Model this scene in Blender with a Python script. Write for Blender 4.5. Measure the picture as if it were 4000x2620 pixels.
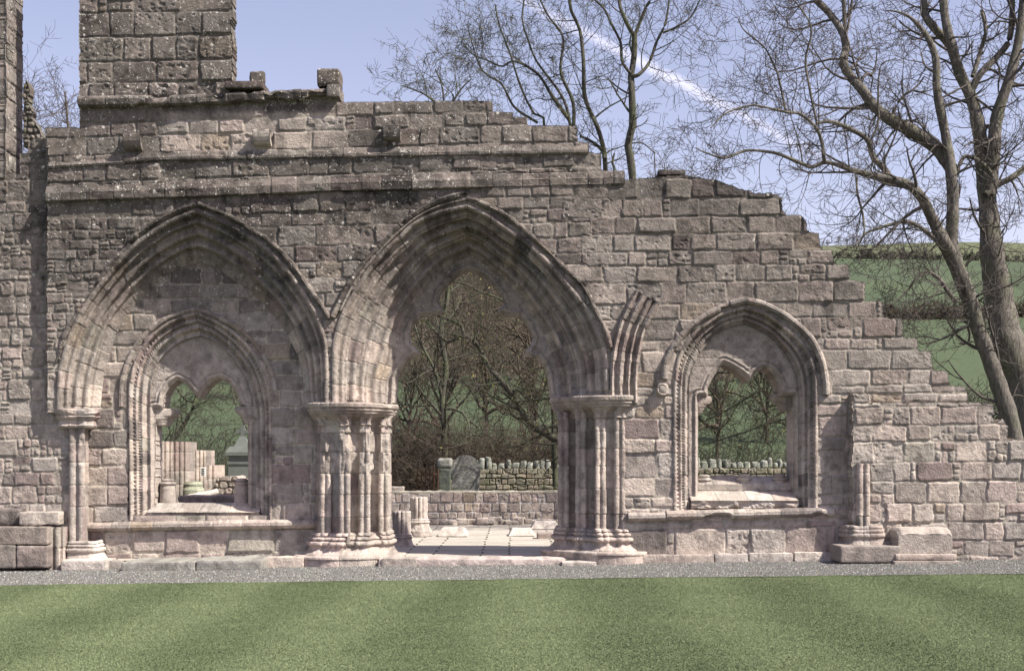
import bpy, math, random
import numpy as np
from math import radians, sin, cos, pi
from mathutils import Vector
for o in list(bpy.data.objects): bpy.data.objects.remove(o)
scene = bpy.context.scene
COL = scene.collection
# ------------------------------------------------------------ camera, sky, sun, exposure
S = .004; D = 20.0
cam_d = bpy.data.cameras.new('camera'); cam = bpy.data.objects.new('camera', cam_d); COL.objects.link(cam)
cam.location = (0, -D, 1.6); cam.rotation_euler = (pi/2, 0, 0)
cam_d.sensor_width = 36; cam_d.lens = 45; cam_d.shift_y = (1800-1310)/4000; cam_d.clip_end = 3000; cam_d.clip_start = .1
scene.camera = cam
LD = Vector((-2.1, 1.0, -2.65)).normalized()           # direction the sunlight travels
EL = math.asin(-LD.z); AZ = math.atan2(-LD.x, -LD.y)     # AZ measured from +Y towards +X
world = bpy.data.worlds.new('World'); scene.world = world; world.use_nodes = True
nt = world.node_tree; nt.nodes.clear()
def N(t, ty, **k):
    n = t.nodes.new(ty)
    for a, b in k.items(): setattr(n, a, b)
    return n
sky = N(nt, 'ShaderNodeTexSky'); sky.sky_type = 'NISHITA'; sky.sun_disc = False
sky.sun_elevation = EL; sky.sun_rotation = AZ; sky.air_density = 1.0; sky.dust_density = 1.2; sky.ozone_density = 2.0
bgn = N(nt, 'ShaderNodeBackground'); bgn.inputs['Strength'].default_value = .088
wo = N(nt, 'ShaderNodeOutputWorld')
geo = N(nt, 'ShaderNodeTexCoord')
nrm = N(nt, 'ShaderNodeVectorMath', operation='NORMALIZE'); nt.links.new(geo.outputs['Generated'], nrm.inputs[0])
# the vapour trail: a band about a great circle of the sky, with a ragged edge
def wdir(px, py): return Vector(((px-2000)*S/D, 1.0, (1800-py)*S/D)).normalized()
pa, pb = wdir(2080, 20), wdir(3100, 560)
pn = pa.cross(pb).normalized(); mid = (pa+pb).normalized(); tg = (pb-pa).normalized()
def vdot(src, v):
    d = N(nt, 'ShaderNodeVectorMath', operation='DOT_PRODUCT'); d.inputs[1].default_value = v; nt.links.new(src, d.inputs[0]); return d.outputs['Value']
def mth(t, op, a, b=None, c=None, clamp=False):
    m = N(t, 'ShaderNodeMath', operation=op); m.use_clamp = clamp
    for i, v in enumerate((a, b, c)):
        if v is None: continue
        if isinstance(v, (int, float)): m.inputs[i].default_value = v
        else: t.links.new(v, m.inputs[i])
    return m.outputs[0]
wn = N(nt, 'ShaderNodeTexNoise'); wn.inputs['Scale'].default_value = 38; wn.inputs['Detail'].default_value = 5; nt.links.new(nrm.outputs[0], wn.inputs['Vector'])
off = vdot(nrm.outputs[0], pn)
off2 = mth(nt, 'ADD', off, mth(nt, 'MULTIPLY', mth(nt, 'SUBTRACT', wn.outputs['Fac'], .5), .008))
band = mth(nt, 'SUBTRACT', 1.0, mth(nt, 'MULTIPLY', mth(nt, 'ABSOLUTE', off2), 1/.0068), clamp=True)
along = mth(nt, 'SUBTRACT', 1.0, mth(nt, 'MULTIPLY', mth(nt, 'ABSOLUTE', vdot(nrm.outputs[0], tg)), 1/.155), clamp=True)
trail = mth(nt, 'MULTIPLY', mth(nt, 'POWER', band, .8), mth(nt, 'MULTIPLY', mth(nt, 'POWER', along, .35), .62))
mp = N(nt, 'ShaderNodeMapping'); mp.inputs['Scale'].default_value = (2.0, 2.0, 7.0); nt.links.new(nrm.outputs[0], mp.inputs[0])
cn = N(nt, 'ShaderNodeTexNoise'); cn.inputs['Scale'].default_value = 1.8; cn.inputs['Detail'].default_value = 5; nt.links.new(mp.outputs[0], cn.inputs['Vector'])
sepw = N(nt, 'ShaderNodeSeparateXYZ'); nt.links.new(nrm.outputs[0], sepw.inputs[0])
low = mth(nt, 'SUBTRACT', 1.0, mth(nt, 'MULTIPLY', sepw.outputs['Z'], 3.0), clamp=True)
cirrus = mth(nt, 'MULTIPLY', mth(nt, 'MULTIPLY_ADD', cn.outputs['Fac'], 1.1, -.15, clamp=True), mth(nt, 'MULTIPLY', mth(nt, 'POWER', low, 1.2), .5))
cirrus = mth(nt, 'ADD', cirrus, .12)
veil = mth(nt, 'MAXIMUM', trail, cirrus)
tint = N(nt, 'ShaderNodeMix', data_type='RGBA', blend_type='MULTIPLY'); tint.inputs['Factor'].default_value = 1.0
nt.links.new(sky.outputs[0], tint.inputs['A']); tint.inputs['B'].default_value = (1.22, .955, .95, 1)
mx = N(nt, 'ShaderNodeMix', data_type='RGBA'); nt.links.new(veil, mx.inputs['Factor']); nt.links.new(tint.outputs['Result'], mx.inputs['A'])
mx.inputs['B'].default_value = (8.2, 7.9, 9.4, 1)
nt.links.new(mx.outputs['Result'], bgn.inputs['Color']); nt.links.new(bgn.outputs[0], wo.inputs[0])
sun_d = bpy.data.lights.new('sun', 'SUN'); sun = bpy.data.objects.new('sun', sun_d); COL.objects.link(sun)
sun_d.energy = 5.0; sun_d.angle = radians(.5); sun_d.color = (1.0, .94, .84)
sun.rotation_euler = LD.to_track_quat('-Z', 'Y').to_euler()
scene.view_settings.view_transform = 'Standard'; scene.view_settings.look = 'None'
scene.view_settings.exposure = 0.98; scene.view_settings.gamma = 1

# ------------------------------------------------------------ helpers
def props(o, label=None, cat=None, group=None, kind=None):
    for k, v in (('label', label), ('category', cat), ('group', group), ('kind', kind)):
        if v: o[k] = v
    return o
def thing(name, label, cat, loc=(0, 0, 0), group=None):
    o = bpy.data.objects.new(name, None); COL.objects.link(o); o.location = loc; o.empty_display_size = .2
    return props(o, label, cat, group)
def link(name, me, mat, parent=None):
    o = bpy.data.objects.new(name, me); COL.objects.link(o)
    if mat: me.materials.append(mat)
    if parent is not None:
        o.parent = parent; o.matrix_parent_inverse = parent.matrix_basis.inverted() if parent.type == 'EMPTY' else o.matrix_parent_inverse
        if parent.type == 'EMPTY':
            from mathutils import Matrix
            o.matrix_parent_inverse = Matrix.Translation(-Vector(parent.location))
    return o
def mesh_np(name, V, F, Cc=None, smooth=True):
    """V (n,3); F (m,k) k = 3 or 4; Cc (n,4) point colours"""
    V = np.asarray(V, np.float32); F = np.asarray(F, np.int32); me = bpy.data.meshes.new(name)
    me.vertices.add(len(V)); me.vertices.foreach_set('co', V.ravel())
    m, k = F.shape
    me.loops.add(m*k); me.loops.foreach_set('vertex_index', F.ravel())
    me.polygons.add(m); me.polygons.foreach_set('loop_start', np.arange(0, m*k, k, dtype=np.int32))
    if Cc is not None:
        a = me.attributes.new('Col', 'FLOAT_COLOR', 'POINT'); a.data.foreach_set('color', np.asarray(Cc, np.float32).ravel())
    me.polygons.foreach_set('use_smooth', np.full(m, smooth)); me.update(calc_edges=True)
    return me
def hsh(ix, iy, iz, seed):
    h = (ix.astype(np.int64)*374761393 + iy.astype(np.int64)*668265263 + iz.astype(np.int64)*2147483647 + seed*1274126177) & 0xffffffff
    h = ((h ^ (h >> 13))*1274126177) & 0xffffffff; h = ((h ^ (h >> 16))*2246822519) & 0xffffffff
    return ((h ^ (h >> 15)) & 0xffff)/65535.0
def vnoise(x, y, z=0.0, seed=0):
    x = np.asarray(x, float); y = np.asarray(y, float); z = np.zeros_like(x)+z
    ix, iy, iz = np.floor(x), np.floor(y), np.floor(z); fx, fy, fz = x-ix, y-iy, z-iz
    fx, fy, fz = fx*fx*(3-2*fx), fy*fy*(3-2*fy), fz*fz*(3-2*fz); r = 0
    flat = not np.any(fz)
    for dz in ((0,) if flat else (0, 1)):
        wz = 1 if flat else (fz if dz else 1-fz)
        for dy in (0, 1):
            wy = fy if dy else 1-fy
            for dx in (0, 1):
                r = r + hsh(ix+dx, iy+dy, iz+dz, seed)*(fx if dx else 1-fx)*wy*wz
    return r*2-1
def fbm(x, y, z=0.0, seed=0, o=3):
    r = 0; a = 1; t = 0
    for i in range(o): r = r+a*vnoise(x*2**i, y*2**i, z*2**i if np.any(z) else 0.0, seed+i*17); t += a; a *= .55
    return r/t
def sstep(a, b, x): t = np.clip((x-a)/(b-a), 0, 1); return t*t*(3-2*t)
def un(p, Y): p = np.asarray(p, float); f = (D+Y)/D; return np.stack([2000+(p[..., 0]-2000)*f, 1800+(p[..., 1]-1800)*f], -1)
def mx_(wx): return (wx-2000)*S
def mz_(wy): return 1.6+(1800-wy)*S
def P3(px, py, Y): f = (D+Y)/D; return ((px-2000)*S*f, Y, 1.6+(1800-py)*S*f)
def GZ(x): return .0113*x
def inpoly(px, py, poly):
    r = np.zeros(px.shape, bool); n = len(poly)
    for i in range(n):
        x1, y1 = poly[i]; x2, y2 = poly[(i+1) % n]
        if y1 == y2: continue
        c = ((y1 > py) != (y2 > py)) & (px < (x2-x1)*(py-y1)/(y2-y1)+x1); r ^= c
    return r
def dpoly(px, py, poly, closed=True):
    d = np.full(px.shape, 1e9); n = len(poly)
    for i in range(n if closed else n-1):
        a = np.array(poly[i], float); b = np.array(poly[(i+1) % n], float); ab = b-a; L = ab@ab
        if L == 0: continue
        t = np.clip(((px-a[0])*ab[0]+(py-a[1])*ab[1])/L, 0, 1)
        d = np.minimum(d, np.hypot(px-a[0]-t*ab[0], py-a[1]-t*ab[1]))
    return d
def smooth_path(pts, n, lo=0, hi=None):
    """Catmull-Rom through pts, resampled to n equal steps"""
    p = np.asarray(pts, float); q = np.vstack([2*p[0]-p[1], p, 2*p[-1]-p[-2]]); out = []
    for i in range(len(p)-1):
        t = np.linspace(0, 1, 12, endpoint=False)[:, None]; a, b, c, d = q[i], q[i+1], q[i+2], q[i+3]
        out.append(.5*((2*b)+(-a+c)*t+(2*a-5*b+4*c-d)*t**2+(-a+3*b-3*c+d)*t**3))
    out = np.vstack(out+[p[-1:]]); L = np.r_[0, np.cumsum(np.linalg.norm(np.diff(out, axis=0), axis=1))]
    s = np.linspace(0, L[-1], n); return np.stack([np.interp(s, L, out[:, k]) for k in range(out.shape[1])], -1), L[-1]
# ---- stone colour as it would be on the stone itself: mineral tone, age, soot and lichen (alpha = lichen density)
PAL = np.array([(.435, .372, .325), (.40, .348, .305), (.365, .328, .288), (.46, .40, .345), (.40, .338, .302), (.42, .378, .332), (.33, .295, .262), (.385, .352, .315)])
PAL = PAL*.95*np.array((1.01, .99, 1.0))
ACC = .9*np.array([(.35, .275, .25), (.42, .345, .275), (.23, .20, .185), (.30, .24, .225), (.45, .41, .35)])
def pick(rng, acc=.12): 
    c = (ACC[rng.integers(len(ACC))] if rng.random() < acc else PAL[rng.integers(len(PAL))])
    return c*rng.uniform(.80, 1.14)
SOOT = [(360, 960, 170, 170, .45), (1050, 850, 260, 60, .4), (1480, 830, 260, 60, .3), (560, 800, 200, 60, .35), (1500, 660, 420, 50, .25), (1000, 1000, 120, 90, .15), (2250, 850, 160, 160, .12), (1420, 985, 60, 70, .4), (2290, 1180, 50, 120, .3), (3180, 1420, 40, 120, .4), (2740, 1330, 90, 90, .3), (1100, 1100, 60, 90, .3), (700, 180, 260, 150, .15)]
def age(wx, wy):
    """multiplier (…,1) and lichen density from where on the ruin a stone sits"""
    n = fbm(wx/160, wy/120, 0.0, 5, 3); n2 = fbm(wx/38, wy/30, 0.0, 9, 3)
    up = 1-sstep(900, 1620, wy+n*150); left = 1-sstep(1300, 2700, wx+n*200)
    pale = sstep(600, 700, wx)*(1-sstep(1250, 1400, wx+n*80))*sstep(428, 450, wy)*(1-sstep(575, 600, wy))
    dk = up*(.46+.16*left)+.16*(1-sstep(700, 1000, wy))
    dk = dk+.20*sstep(2350, 2600, wx+n*60)*(1-sstep(1500, 1700, wy+n*80))+.13*sstep(3250, 3400, wx)*sstep(1500, 1600, wy)+.17*(1-sstep(190, 330, wx+n*30))*sstep(900, 1200, wy)
    dk = dk*(1-.75*pale)
    for gx, gy, sx, sy, k in SOOT: dk = dk+k*np.exp(-((wx-gx)/sx)**2-((wy-gy)/sy)**2)*(.7+1.0*n2+.5*n)
    m = 1-np.clip(dk*.78, 0, .68)
    soot = sstep(.12, .55, n2+.5*n)*up*.42*(1-pale); m = m*(1-soot)
    m = m*(1+.07*n2)
    lich = .8*np.clip(.30*(1-sstep(450, 800, wy))+.35*up*left+.12*up, 0, 1)*(1-pale)*(.55+.75*sstep(-.2, .5, n))
    return m, lich
MORT = np.array((.30, .27, .235))
GREY = np.array((.98, 1.0, .965))
def shade(col, wx, wy, rnd=1.0):
    m, l = age(wx, wy); q1 = fbm(wx/55+7, wy/75, 0.0, 31, 4); q2 = fbm(wx/19, wy/30, 0.0, 37, 4)
    m = (m*(1-.30*sstep(.12, .5, q1))*(1-.26*sstep(.15, .5, q2))*(1+.10*sstep(.1, .6, -q2)))[..., None]
    g = col.mean(-1, keepdims=True); k = (1-m)*.55; c = (col*(1-k)+g*np.array((1.11, .985, .925))*k)*m
    return np.concatenate([np.clip(c, .02, .9), l[..., None]], -1)

def courses(zone, rng):
    """zone: x0,x1,lines,mean length,sneck probability,slope,ref x -> stone rects in sheared space"""
    x0, x1, lines, ml, ps, k, rx = zone; R = []
    for a, b in zip(lines[:-1], lines[1:]):
        h = b-a
        if h < 4: continue
        x = x0-rng.uniform(0, ml)*(0 if x0 in QUOIN else 1)
        while x < x1:
            w = ml*rng.uniform(.62, 1.45)*(.75+.25*h/60)
            if x+w > x1-ml*.35: w = x1-x
            if rng.random() < ps and h > 34:
                # snecked: a slim stack of small stones next to the block, or a split block
                sw = rng.uniform(18, 46); n = rng.integers(2, 4); ys = np.linspace(a, b, n+1)
                ys[1:-1] += rng.uniform(-4, 4, n-1)
                for i in range(n): R.append((x, ys[i], x+sw, ys[i+1], k, rx))
                if rng.random() < .45:
                    m = a+h*rng.uniform(.35, .65); R.append((x+sw, a, x+sw+w*.7, m, k, rx)); mm = x+sw+w*.7*rng.uniform(.35, .65)
                    R.append((x+sw, m, mm, b, k, rx)); R.append((mm, m, x+sw+w*.7, b, k, rx)); x += sw+w*.7
                else: x += sw
                continue
            R.append((x, a, x+w, b, k, rx)); x += w
    return R
QUOIN = set()
def panel(name, parent, poly, holes, Y, zones, T, seed, mat, step=3.2, relief=.024, rough=1.0, K=.64, gap=(1.2, 2.6), mortar=None, edge_mould=None, plain=False, shade_fn=None, proj=True, jag=3.5, wobble=5.0, tone=1.0, acc=.12):
    rng = np.random.default_rng(seed)
    U = (lambda p: un(p, Y)) if proj else (lambda p: np.asarray(p, float))
    poly = U(poly); holes = [U(h) for h in holes]
    x0, y0 = poly.min(0); x1, y1 = poly.max(0)
    xs = np.arange(x0-step, x1+2*step, step); ys = np.arange(y0-step, y1+2*step, step)
    GX, GY = np.meshgrid(xs, ys)
    WX = GX+wobble*fbm(GX/30, GY/30, 0.0, seed+1, 3); WY = GY+wobble*fbm(GX/42, GY/30, 0.0, seed+2, 3)
    H = np.full(GX.shape, -relief); best = np.full(GX.shape, -1.0)
    NA = fbm(GX/17, GY/13, 0.0, seed+3, 3); NB = fbm(GX/60, GY/45, 0.0, seed+4, 2); NC = np.abs(fbm(GX/26, GY/20, 0.0, seed+6, 3))
    H += .004*NA
    mc = np.array(mortar if mortar is not None else (.37, .335, .285)); Cb = np.broadcast_to(mc, GX.shape+(3,)).copy()
    Cb *= (1+.15*NA)[..., None]
    rects = []
    for z in zones:
        z = list(z); z[2] = list(z[2])
        if proj:
            f = (D+Y)/D; z[0] = 2000+(z[0]-2000)*f; z[1] = 2000+(z[1]-2000)*f; z[2] = [1800+(v-1800)*f for v in z[2]]; z[6] = 2000+(z[6]-2000)*f
        rects += courses(z, rng)
    nx, ny = len(xs), len(ys)
    for (a, t, b, u, k, rx) in rects:
        sh = -k*((a+b)/2-rx)
        i0 = int((a-xs[0])/step)-2; i1 = int((b-xs[0])/step)+3; j0 = int((t+sh-8-ys[0])/step)-1; j1 = int((u+sh+8-ys[0])/step)+2
        i0, j0 = max(i0, 0), max(j0, 0); i1, j1 = min(i1, nx), min(j1, ny)
        if i0 >= i1 or j0 >= j1: continue
        sl = (slice(j0, j1), slice(i0, i1))
        wx = WX[sl]; wy = WY[sl]+k*(WX[sl]-rx)
        g = rng.uniform(*gap); r = min(rng.choice([2, 3, 4, 6, 10, 15]), (b-a)*.35, (u-t)*.35); t += rng.uniform(-2.2, 2.2); u += rng.uniform(-2.2, 2.2); a += rng.uniform(-1.5, 1.5); b += rng.uniform(-1.5, 1.5)
        cx, cy = (a+b)/2, (t+u)/2; tl = rng.uniform(-.02, .02)
        hx, hy = (b-a)/2-g*rng.uniform(.6, 1.3), (u-t)/2-g*rng.uniform(.6, 1.3)
        qx = np.abs(wx-cx+(wy-cy)*rng.uniform(-.05, .05))-(hx-r); qy = np.abs(wy-cy+(wx-cx)*tl)-(hy-r)
        sd = r-np.hypot(np.maximum(qx, 0), np.maximum(qy, 0))-np.minimum(np.maximum(qx, qy), 0)
        if sd.size == 0: continue
        bev = rng.uniform(2.6, 6); pr = sstep(0, bev, sd)
        face = rng.normal(0, .010)+rng.uniform(-.0003, .0003)*(wx-cx)+rng.uniform(-.0005, .0005)*(wy-cy)
        am = rough*rng.choice([.002, .004, .007, .012, .018]); h = -relief+pr*(relief+face)+sstep(0, bev*2, sd)*(am*NA[sl]+.006*NB[sl]-rough*rng.choice([0, 0, 0, 0, .015, .026])*sstep(.3, .6, NC[sl]))
        m = sd > 0
        H[sl] = np.where(m, h, H[sl])
        c = pick(rng, acc); var = (1+.10*NA[sl]+.08*NB[sl])[..., None]
        cc = c*var
        Cb[sl] = np.where(m[..., None], cc, Cb[sl])
    Cb *= tone
    if plain:
        H = .009*NA+.008*NB; Cb = np.broadcast_to(np.array((.37, .322, .288)), GX.shape+(3,))*(1+.1*NB+.06*NA)[..., None]
    H = H*K
    if edge_mould: H, Cb = edge_mould(GX, GY, H, Cb, holes, NA)
    CC = (shade_fn or shade)(Cb, GX, GY)
    cxm = (GX[:-1, :-1]+step/2); cym = (GY[:-1, :-1]+step/2)
    jx = jag*(1+1.3*sstep(2550, 2800, cxm))*fbm(cxm/22, cym/22, 0.0, seed+8, 4)*1.3; jy = jag*(1+1.3*sstep(2550, 2800, cxm))*fbm(cxm/22, cym/22, 0.0, seed+9, 4)*1.3
    M = inpoly(cxm+jx, cym+jy, poly)
    for h in holes: M &= ~inpoly(cxm+jx*.2, cym+jy*.2, h)
    idx = np.arange(nx*ny).reshape(ny, nx)
    jj, ii = np.nonzero(M)
    F = np.stack([idx[jj, ii], idx[jj+1, ii], idx[jj+1, ii+1], idx[jj, ii+1]], -1)
    V = np.stack([mx_(GX), Y-H, mz_(GY)], -1).reshape(-1, 3); Cf = CC.reshape(-1, 4)
    # boundary walls
    Mp = np.pad(M, 1); walls = []
    def bw(mask_n, a, b):
        j, i = np.nonzero(M & ~mask_n); walls.append(np.stack([idx[j+a[0], i+a[1]], idx[j+b[0], i+b[1]]], -1))
    bw(Mp[:-2, 1:-1], (0, 1), (0, 0)); bw(Mp[2:, 1:-1], (1, 0), (1, 1)); bw(Mp[1:-1, :-2], (0, 0), (1, 0)); bw(Mp[1:-1, 2:], (1, 1), (0, 1))
    E = np.vstack(walls); eu = np.unique(E); nV = len(V); nl = max(2, int(T/.07)+1); allV = [V]; allC = [Cf]
    mp_ = np.full(nV, -1); mp_[eu] = np.arange(len(eu)); prev = E; base = nV; Fs = [F]
    for l in range(1, nl+1):
        d = Y+T*l/nl; vv = V[eu].copy(); vv[:, 1] = d
        e = .012*fbm(V[eu][:, 0]*9, V[eu][:, 2]*9, np.full(len(eu), d*9+1.3), seed+11, 2) if l < nl else 0
        vv[:, 2] += e; vv[:, 0] += e
        allV.append(vv); cv = Cf[eu].copy(); cv[:, :3] *= (1+.12*fbm(V[eu][:, 0]*5, V[eu][:, 2]*5, np.full(len(eu), d*5+.7), seed+12, 2))[:, None]; allC.append(cv)
        cur = base+mp_[E]; Fs.append(np.stack([prev[:, 0], prev[:, 1], cur[:, 1], cur[:, 0]], -1)); prev = cur; base += len(eu)
    V = np.vstack(allV); Cf = np.vstack(allC); F = np.vstack(Fs)
    used = np.zeros(len(V), bool); used[F.ravel()] = True; rm = np.cumsum(used)-1
    return link(name, mesh_np(name, V[used], rm[F], Cf[used]), mat, parent)

def grid_faces(n, m, flip=False):
    i = np.arange(n*m).reshape(n, m); F = np.stack([i[:-1, :-1], i[1:, :-1], i[1:, 1:], i[:-1, 1:]], -1).reshape(-1, 4)
    return F[:, ::-1] if flip else F
def feat(s, L, feats):
    """profile height across a splay of length L (m): rolls (+) and hollows (-)"""
    w = np.zeros_like(s)
    for c, r, sg in feats:
        d = np.abs(s*L-c); w = np.where(d < r, sg*np.sqrt(np.maximum(r*r-d*d, 0)), w) if sg > 0 else np.where(d < r, np.minimum(w, sg*np.sqrt(np.maximum(r*r-d*d, 0))), w)
    return w
def sweep_between(name, parent, outer, inner, Y0, Y1, feats, mat, seed, ns=56, nt_=520, block=60, beads=(), proj=True, wear=.006, apex=None, palette_acc=.1, orders=3, shade_fn=None, tone=1.0):
    rng = np.random.default_rng(seed)
    if proj: outer, inner = un(outer, Y0), un(inner, Y1)
    def two(p, ap):
        a, _ = smooth_path(p[:ap+1], nt_//2); b, _ = smooth_path(p[ap:], nt_//2); return np.vstack([a, b[1:]])
    if apex is None: A, _ = smooth_path(outer, nt_); B, _ = smooth_path(inner, nt_)
    else: A = two(outer, apex[0]); B = two(inner, apex[1])
    n = len(A); s = np.linspace(0, 1, ns)
    Lp = np.linalg.norm(B-A, axis=1)*S; dY = Y1-Y0; Ls = np.hypot(Lp, dY); Lm = Ls.mean()
    w = feat(s, Lm, feats)
    along = np.r_[0, np.cumsum(np.linalg.norm(np.diff((A+B)/2, axis=0), axis=1))]
    Pm = A[:, None]*(1-s)[None, :, None]+B[:, None]*s[None, :, None]; Yd = Y0+dY*s[None]+0*Pm[..., 0]
    nin = (B-A)/np.maximum(np.linalg.norm(B-A, axis=1), 1e-6)[:, None]
    nz = fbm(Pm[..., 0]/22, Pm[..., 1]/22, Yd*10+.3, seed+2, 3); nb = fbm(Pm[..., 0]/70, Pm[..., 1]/70, Yd*4+.3, seed+5, 2)
    W = w[None]*(1-.35*sstep(.0, .6, nb))+wear*nz-.012*sstep(.45, .7, nz)
    col = np.zeros(Pm.shape[:2]+(3,)); G = np.zeros(Pm.shape[:2])
    ob = np.minimum((s*orders).astype(int), orders-1)
    for k in range(orders):
        cuts = []; x = rng.uniform(0, block)
        while x < along[-1]: cuts.append(x); x += block*rng.uniform(.7, 1.35)
        cuts = np.array([-99]+cuts+[along[-1]+99]); bi = np.searchsorted(cuts, along); ds = np.minimum(np.abs(along-cuts[bi-1]), np.abs(along-cuts[np.minimum(bi, len(cuts)-1)]))
        g = np.exp(-(ds/2.0)**2); cs = np.array([pick(rng, palette_acc) for _ in range(len(cuts)+1)]); fo = rng.normal(0, .004, len(cuts)+1)
        mk = ob == k
        col[:, mk] = cs[bi][:, None]; G[:, mk] = g[:, None]; W[:, mk] += fo[bi][:, None]
    W -= .010*G
    for c, r, per in beads:
        d = np.abs(s*Lm-c); wm = np.clip(1-d/r, 0, 1)**.5; W += wm[None]*.016*np.maximum(np.sin(along*2*pi/per), -.6)[:, None]
    Pm = Pm+nin[:, None]*(W*(dY/Ls[:, None]))[..., None]/S
    Yd = Yd-W*(Lp/Ls)[:, None]
    col = (col+(MORT-col)*(.8*G)[..., None])*(1+.12*nz+.05*nb)[..., None]*tone
    CC = (shade_fn or shade)(col, Pm[..., 0], Pm[..., 1])
    V = np.stack([mx_(Pm[..., 0]), Yd, mz_(Pm[..., 1])], -1).reshape(-1, 3)
    return link(name, mesh_np(name, V, grid_faces(n, ns), CC.reshape(-1, 4)), mat, parent)
def sweep(name, parent, path, prof, mode, mat, seed, n=None, block=60, wear=.005, tone=1.0, c0=None, shade_fn=None, caps=True, smoothp=False, damage=0.0, groove=.008, corner=False, fixedcuts=None, acc=.1, dens=2.6, miter=True, flip=False):
    """sweep profile [(n, d)] (m) along a 2-D path.
    mode ('wall', Y): path in world-px (x, y), n = outwards normal in wall plane (left of travel), d towards the viewer
    mode ('plan',): path in metres (x, y), n = outward (towards viewer/left of travel), d = height z (absolute)"""
    rng = np.random.default_rng(seed); path = np.asarray(path, float); sc = S if mode[0] == 'wall' else 1.0
    Ltot = np.linalg.norm(np.diff(path, axis=0), axis=1).sum()*sc; n = n or max(2, int(Ltot/(dens*S)))
    if smoothp: A, _ = smooth_path(path, n)
    else:
        L = np.r_[0, np.cumsum(np.linalg.norm(np.diff(path, axis=0), axis=1))]; s = np.unique(np.r_[np.linspace(0, L[-1], n), L]); A = np.stack([np.interp(s, L, path[:, k]) for k in (0, 1)], -1)
    n = len(A); T = np.gradient(A, axis=0); d0 = np.vstack([A[1]-A[0], np.diff(A, axis=0)]); d1 = np.vstack([np.diff(A, axis=0), A[-1]-A[-2]])
    d0 /= np.linalg.norm(d0, axis=1)[:, None]+1e-12; d1 /= np.linalg.norm(d1, axis=1)[:, None]+1e-12; T = d0+d1; T /= np.linalg.norm(T, axis=1)[:, None]+1e-12
    Nn = np.stack([T[:, 1], -T[:, 0]], -1) if not flip else np.stack([-T[:, 1], T[:, 0]], -1)
    if miter: cs = np.clip((T*d0).sum(1), .6, 1); Nn = Nn/cs[:, None]
    pr = np.asarray(prof, float); pl = np.r_[0, np.cumsum(np.linalg.norm(np.diff(pr, axis=0), axis=1))]
    k = max(len(pr), int(pl[-1]/(3.0*S))); ss = np.unique(np.round(np.r_[np.linspace(0, pl[-1], k), pl], 5)); pr = np.stack([np.interp(ss, pl, pr[:, j]) for j in (0, 1)], -1); k = len(pr)
    pt = np.gradient(pr, axis=0); pn = np.stack([-pt[:, 1], pt[:, 0]], -1); pn /= np.linalg.norm(pn, axis=1)[:, None]+1e-12
    if mode[0] == 'plan': pn = -pn
    along = np.r_[0, np.cumsum(np.linalg.norm(np.diff(A, axis=0), axis=1))]*sc/S
    cuts = []; x = rng.uniform(.4, 1)*block
    while x < along[-1]-block*.3: cuts.append(x); x += block*rng.uniform(.65, 1.4)
    if fixedcuts is not None: cuts = list(fixedcuts)
    cuts = np.array([-99]+cuts+[along[-1]+99]); bi = np.searchsorted(cuts, along); ds = np.minimum(np.abs(along-cuts[bi-1]), np.abs(along-cuts[np.minimum(bi, len(cuts)-1)]))
    G = np.exp(-(ds/2.0)**2); cc = np.array([c0*rng.uniform(.9, 1.1) if c0 is not None else pick(rng, acc) for _ in range(len(cuts)+1)]); fo = rng.normal(0, .004, len(cuts)+1)
    if mode[0] == 'wall':
        X = mx_(A[:, 0])[:, None]; Z = mz_(A[:, 1])[:, None]; nx_, nz_ = Nn[:, 0][:, None], -Nn[:, 1][:, None]
        base = np.stack([X+nx_*pr[None, :, 0], mode[1]-pr[None, :, 1]+0*X, Z+nz_*pr[None, :, 0]], -1)
        dn = np.stack([nx_*pn[None, :, 0], -pn[None, :, 1]+0*X, nz_*pn[None, :, 0]], -1)
    else:
        X = A[:, 0][:, None]; Yy = A[:, 1][:, None]
        base = np.stack([X+Nn[:, 0][:, None]*pr[None, :, 0], Yy+Nn[:, 1][:, None]*pr[None, :, 0], pr[None, :, 1]+0*X], -1)
        dn = np.stack([Nn[:, 0][:, None]*pn[None, :, 0], Nn[:, 1][:, None]*pn[None, :, 0], pn[None, :, 1]+0*X], -1)
    q = base
    nz = fbm(q[..., 0]*11, q[..., 2]*11, q[..., 1]*11+.37, seed+3, 3); nb = fbm(q[..., 0]*3.3, q[..., 2]*3.3, q[..., 1]*3.3+.37, seed+4, 2)
    W = wear*nz-groove*G[:, None]+fo[bi][:, None]-damage*sstep(.15, .5, nb)*(1+.6*nz)
    q = q+dn*W[..., None]
    col = (cc[bi]+(MORT-cc[bi])*(.8*G)[:, None])[:, None]*(1+.11*nz+.06*nb)[..., None]*tone
    wx = q[..., 0]/S+2000; wy = 1800-(q[..., 2]-1.6)/S
    CC = (shade_fn or shade)(col, wx, wy)
    V = q.reshape(-1, 3); Cf = CC.reshape(-1, 4); F = grid_faces(n, k, flip=(mode[0] == 'wall') == bool(flip))
    if caps:
        VV = [V]; CCc = [Cf]; FF = [F]; b = len(V)
        for e in (0, n-1):
            row = np.arange(e*k, e*k+k); c = V[row].mean(0)[None]; VV.append(c); CCc.append(Cf[row[:1]]); FF.append(np.stack([row[:-1], row[1:], np.full(k-1, b), np.full(k-1, b)], -1)); 
            FF[-1] = FF[-1]; b += 1
        V = np.vstack(VV); Cf = np.vstack(CCc); Q = FF[0]; Tt = np.vstack(FF[1:])[:, :3]
        me = mesh_mixed(name, V, Q, Tt, Cf)
    else: me = mesh_np(name, V, F, Cf)
    return link(name, me, mat, parent)
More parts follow.
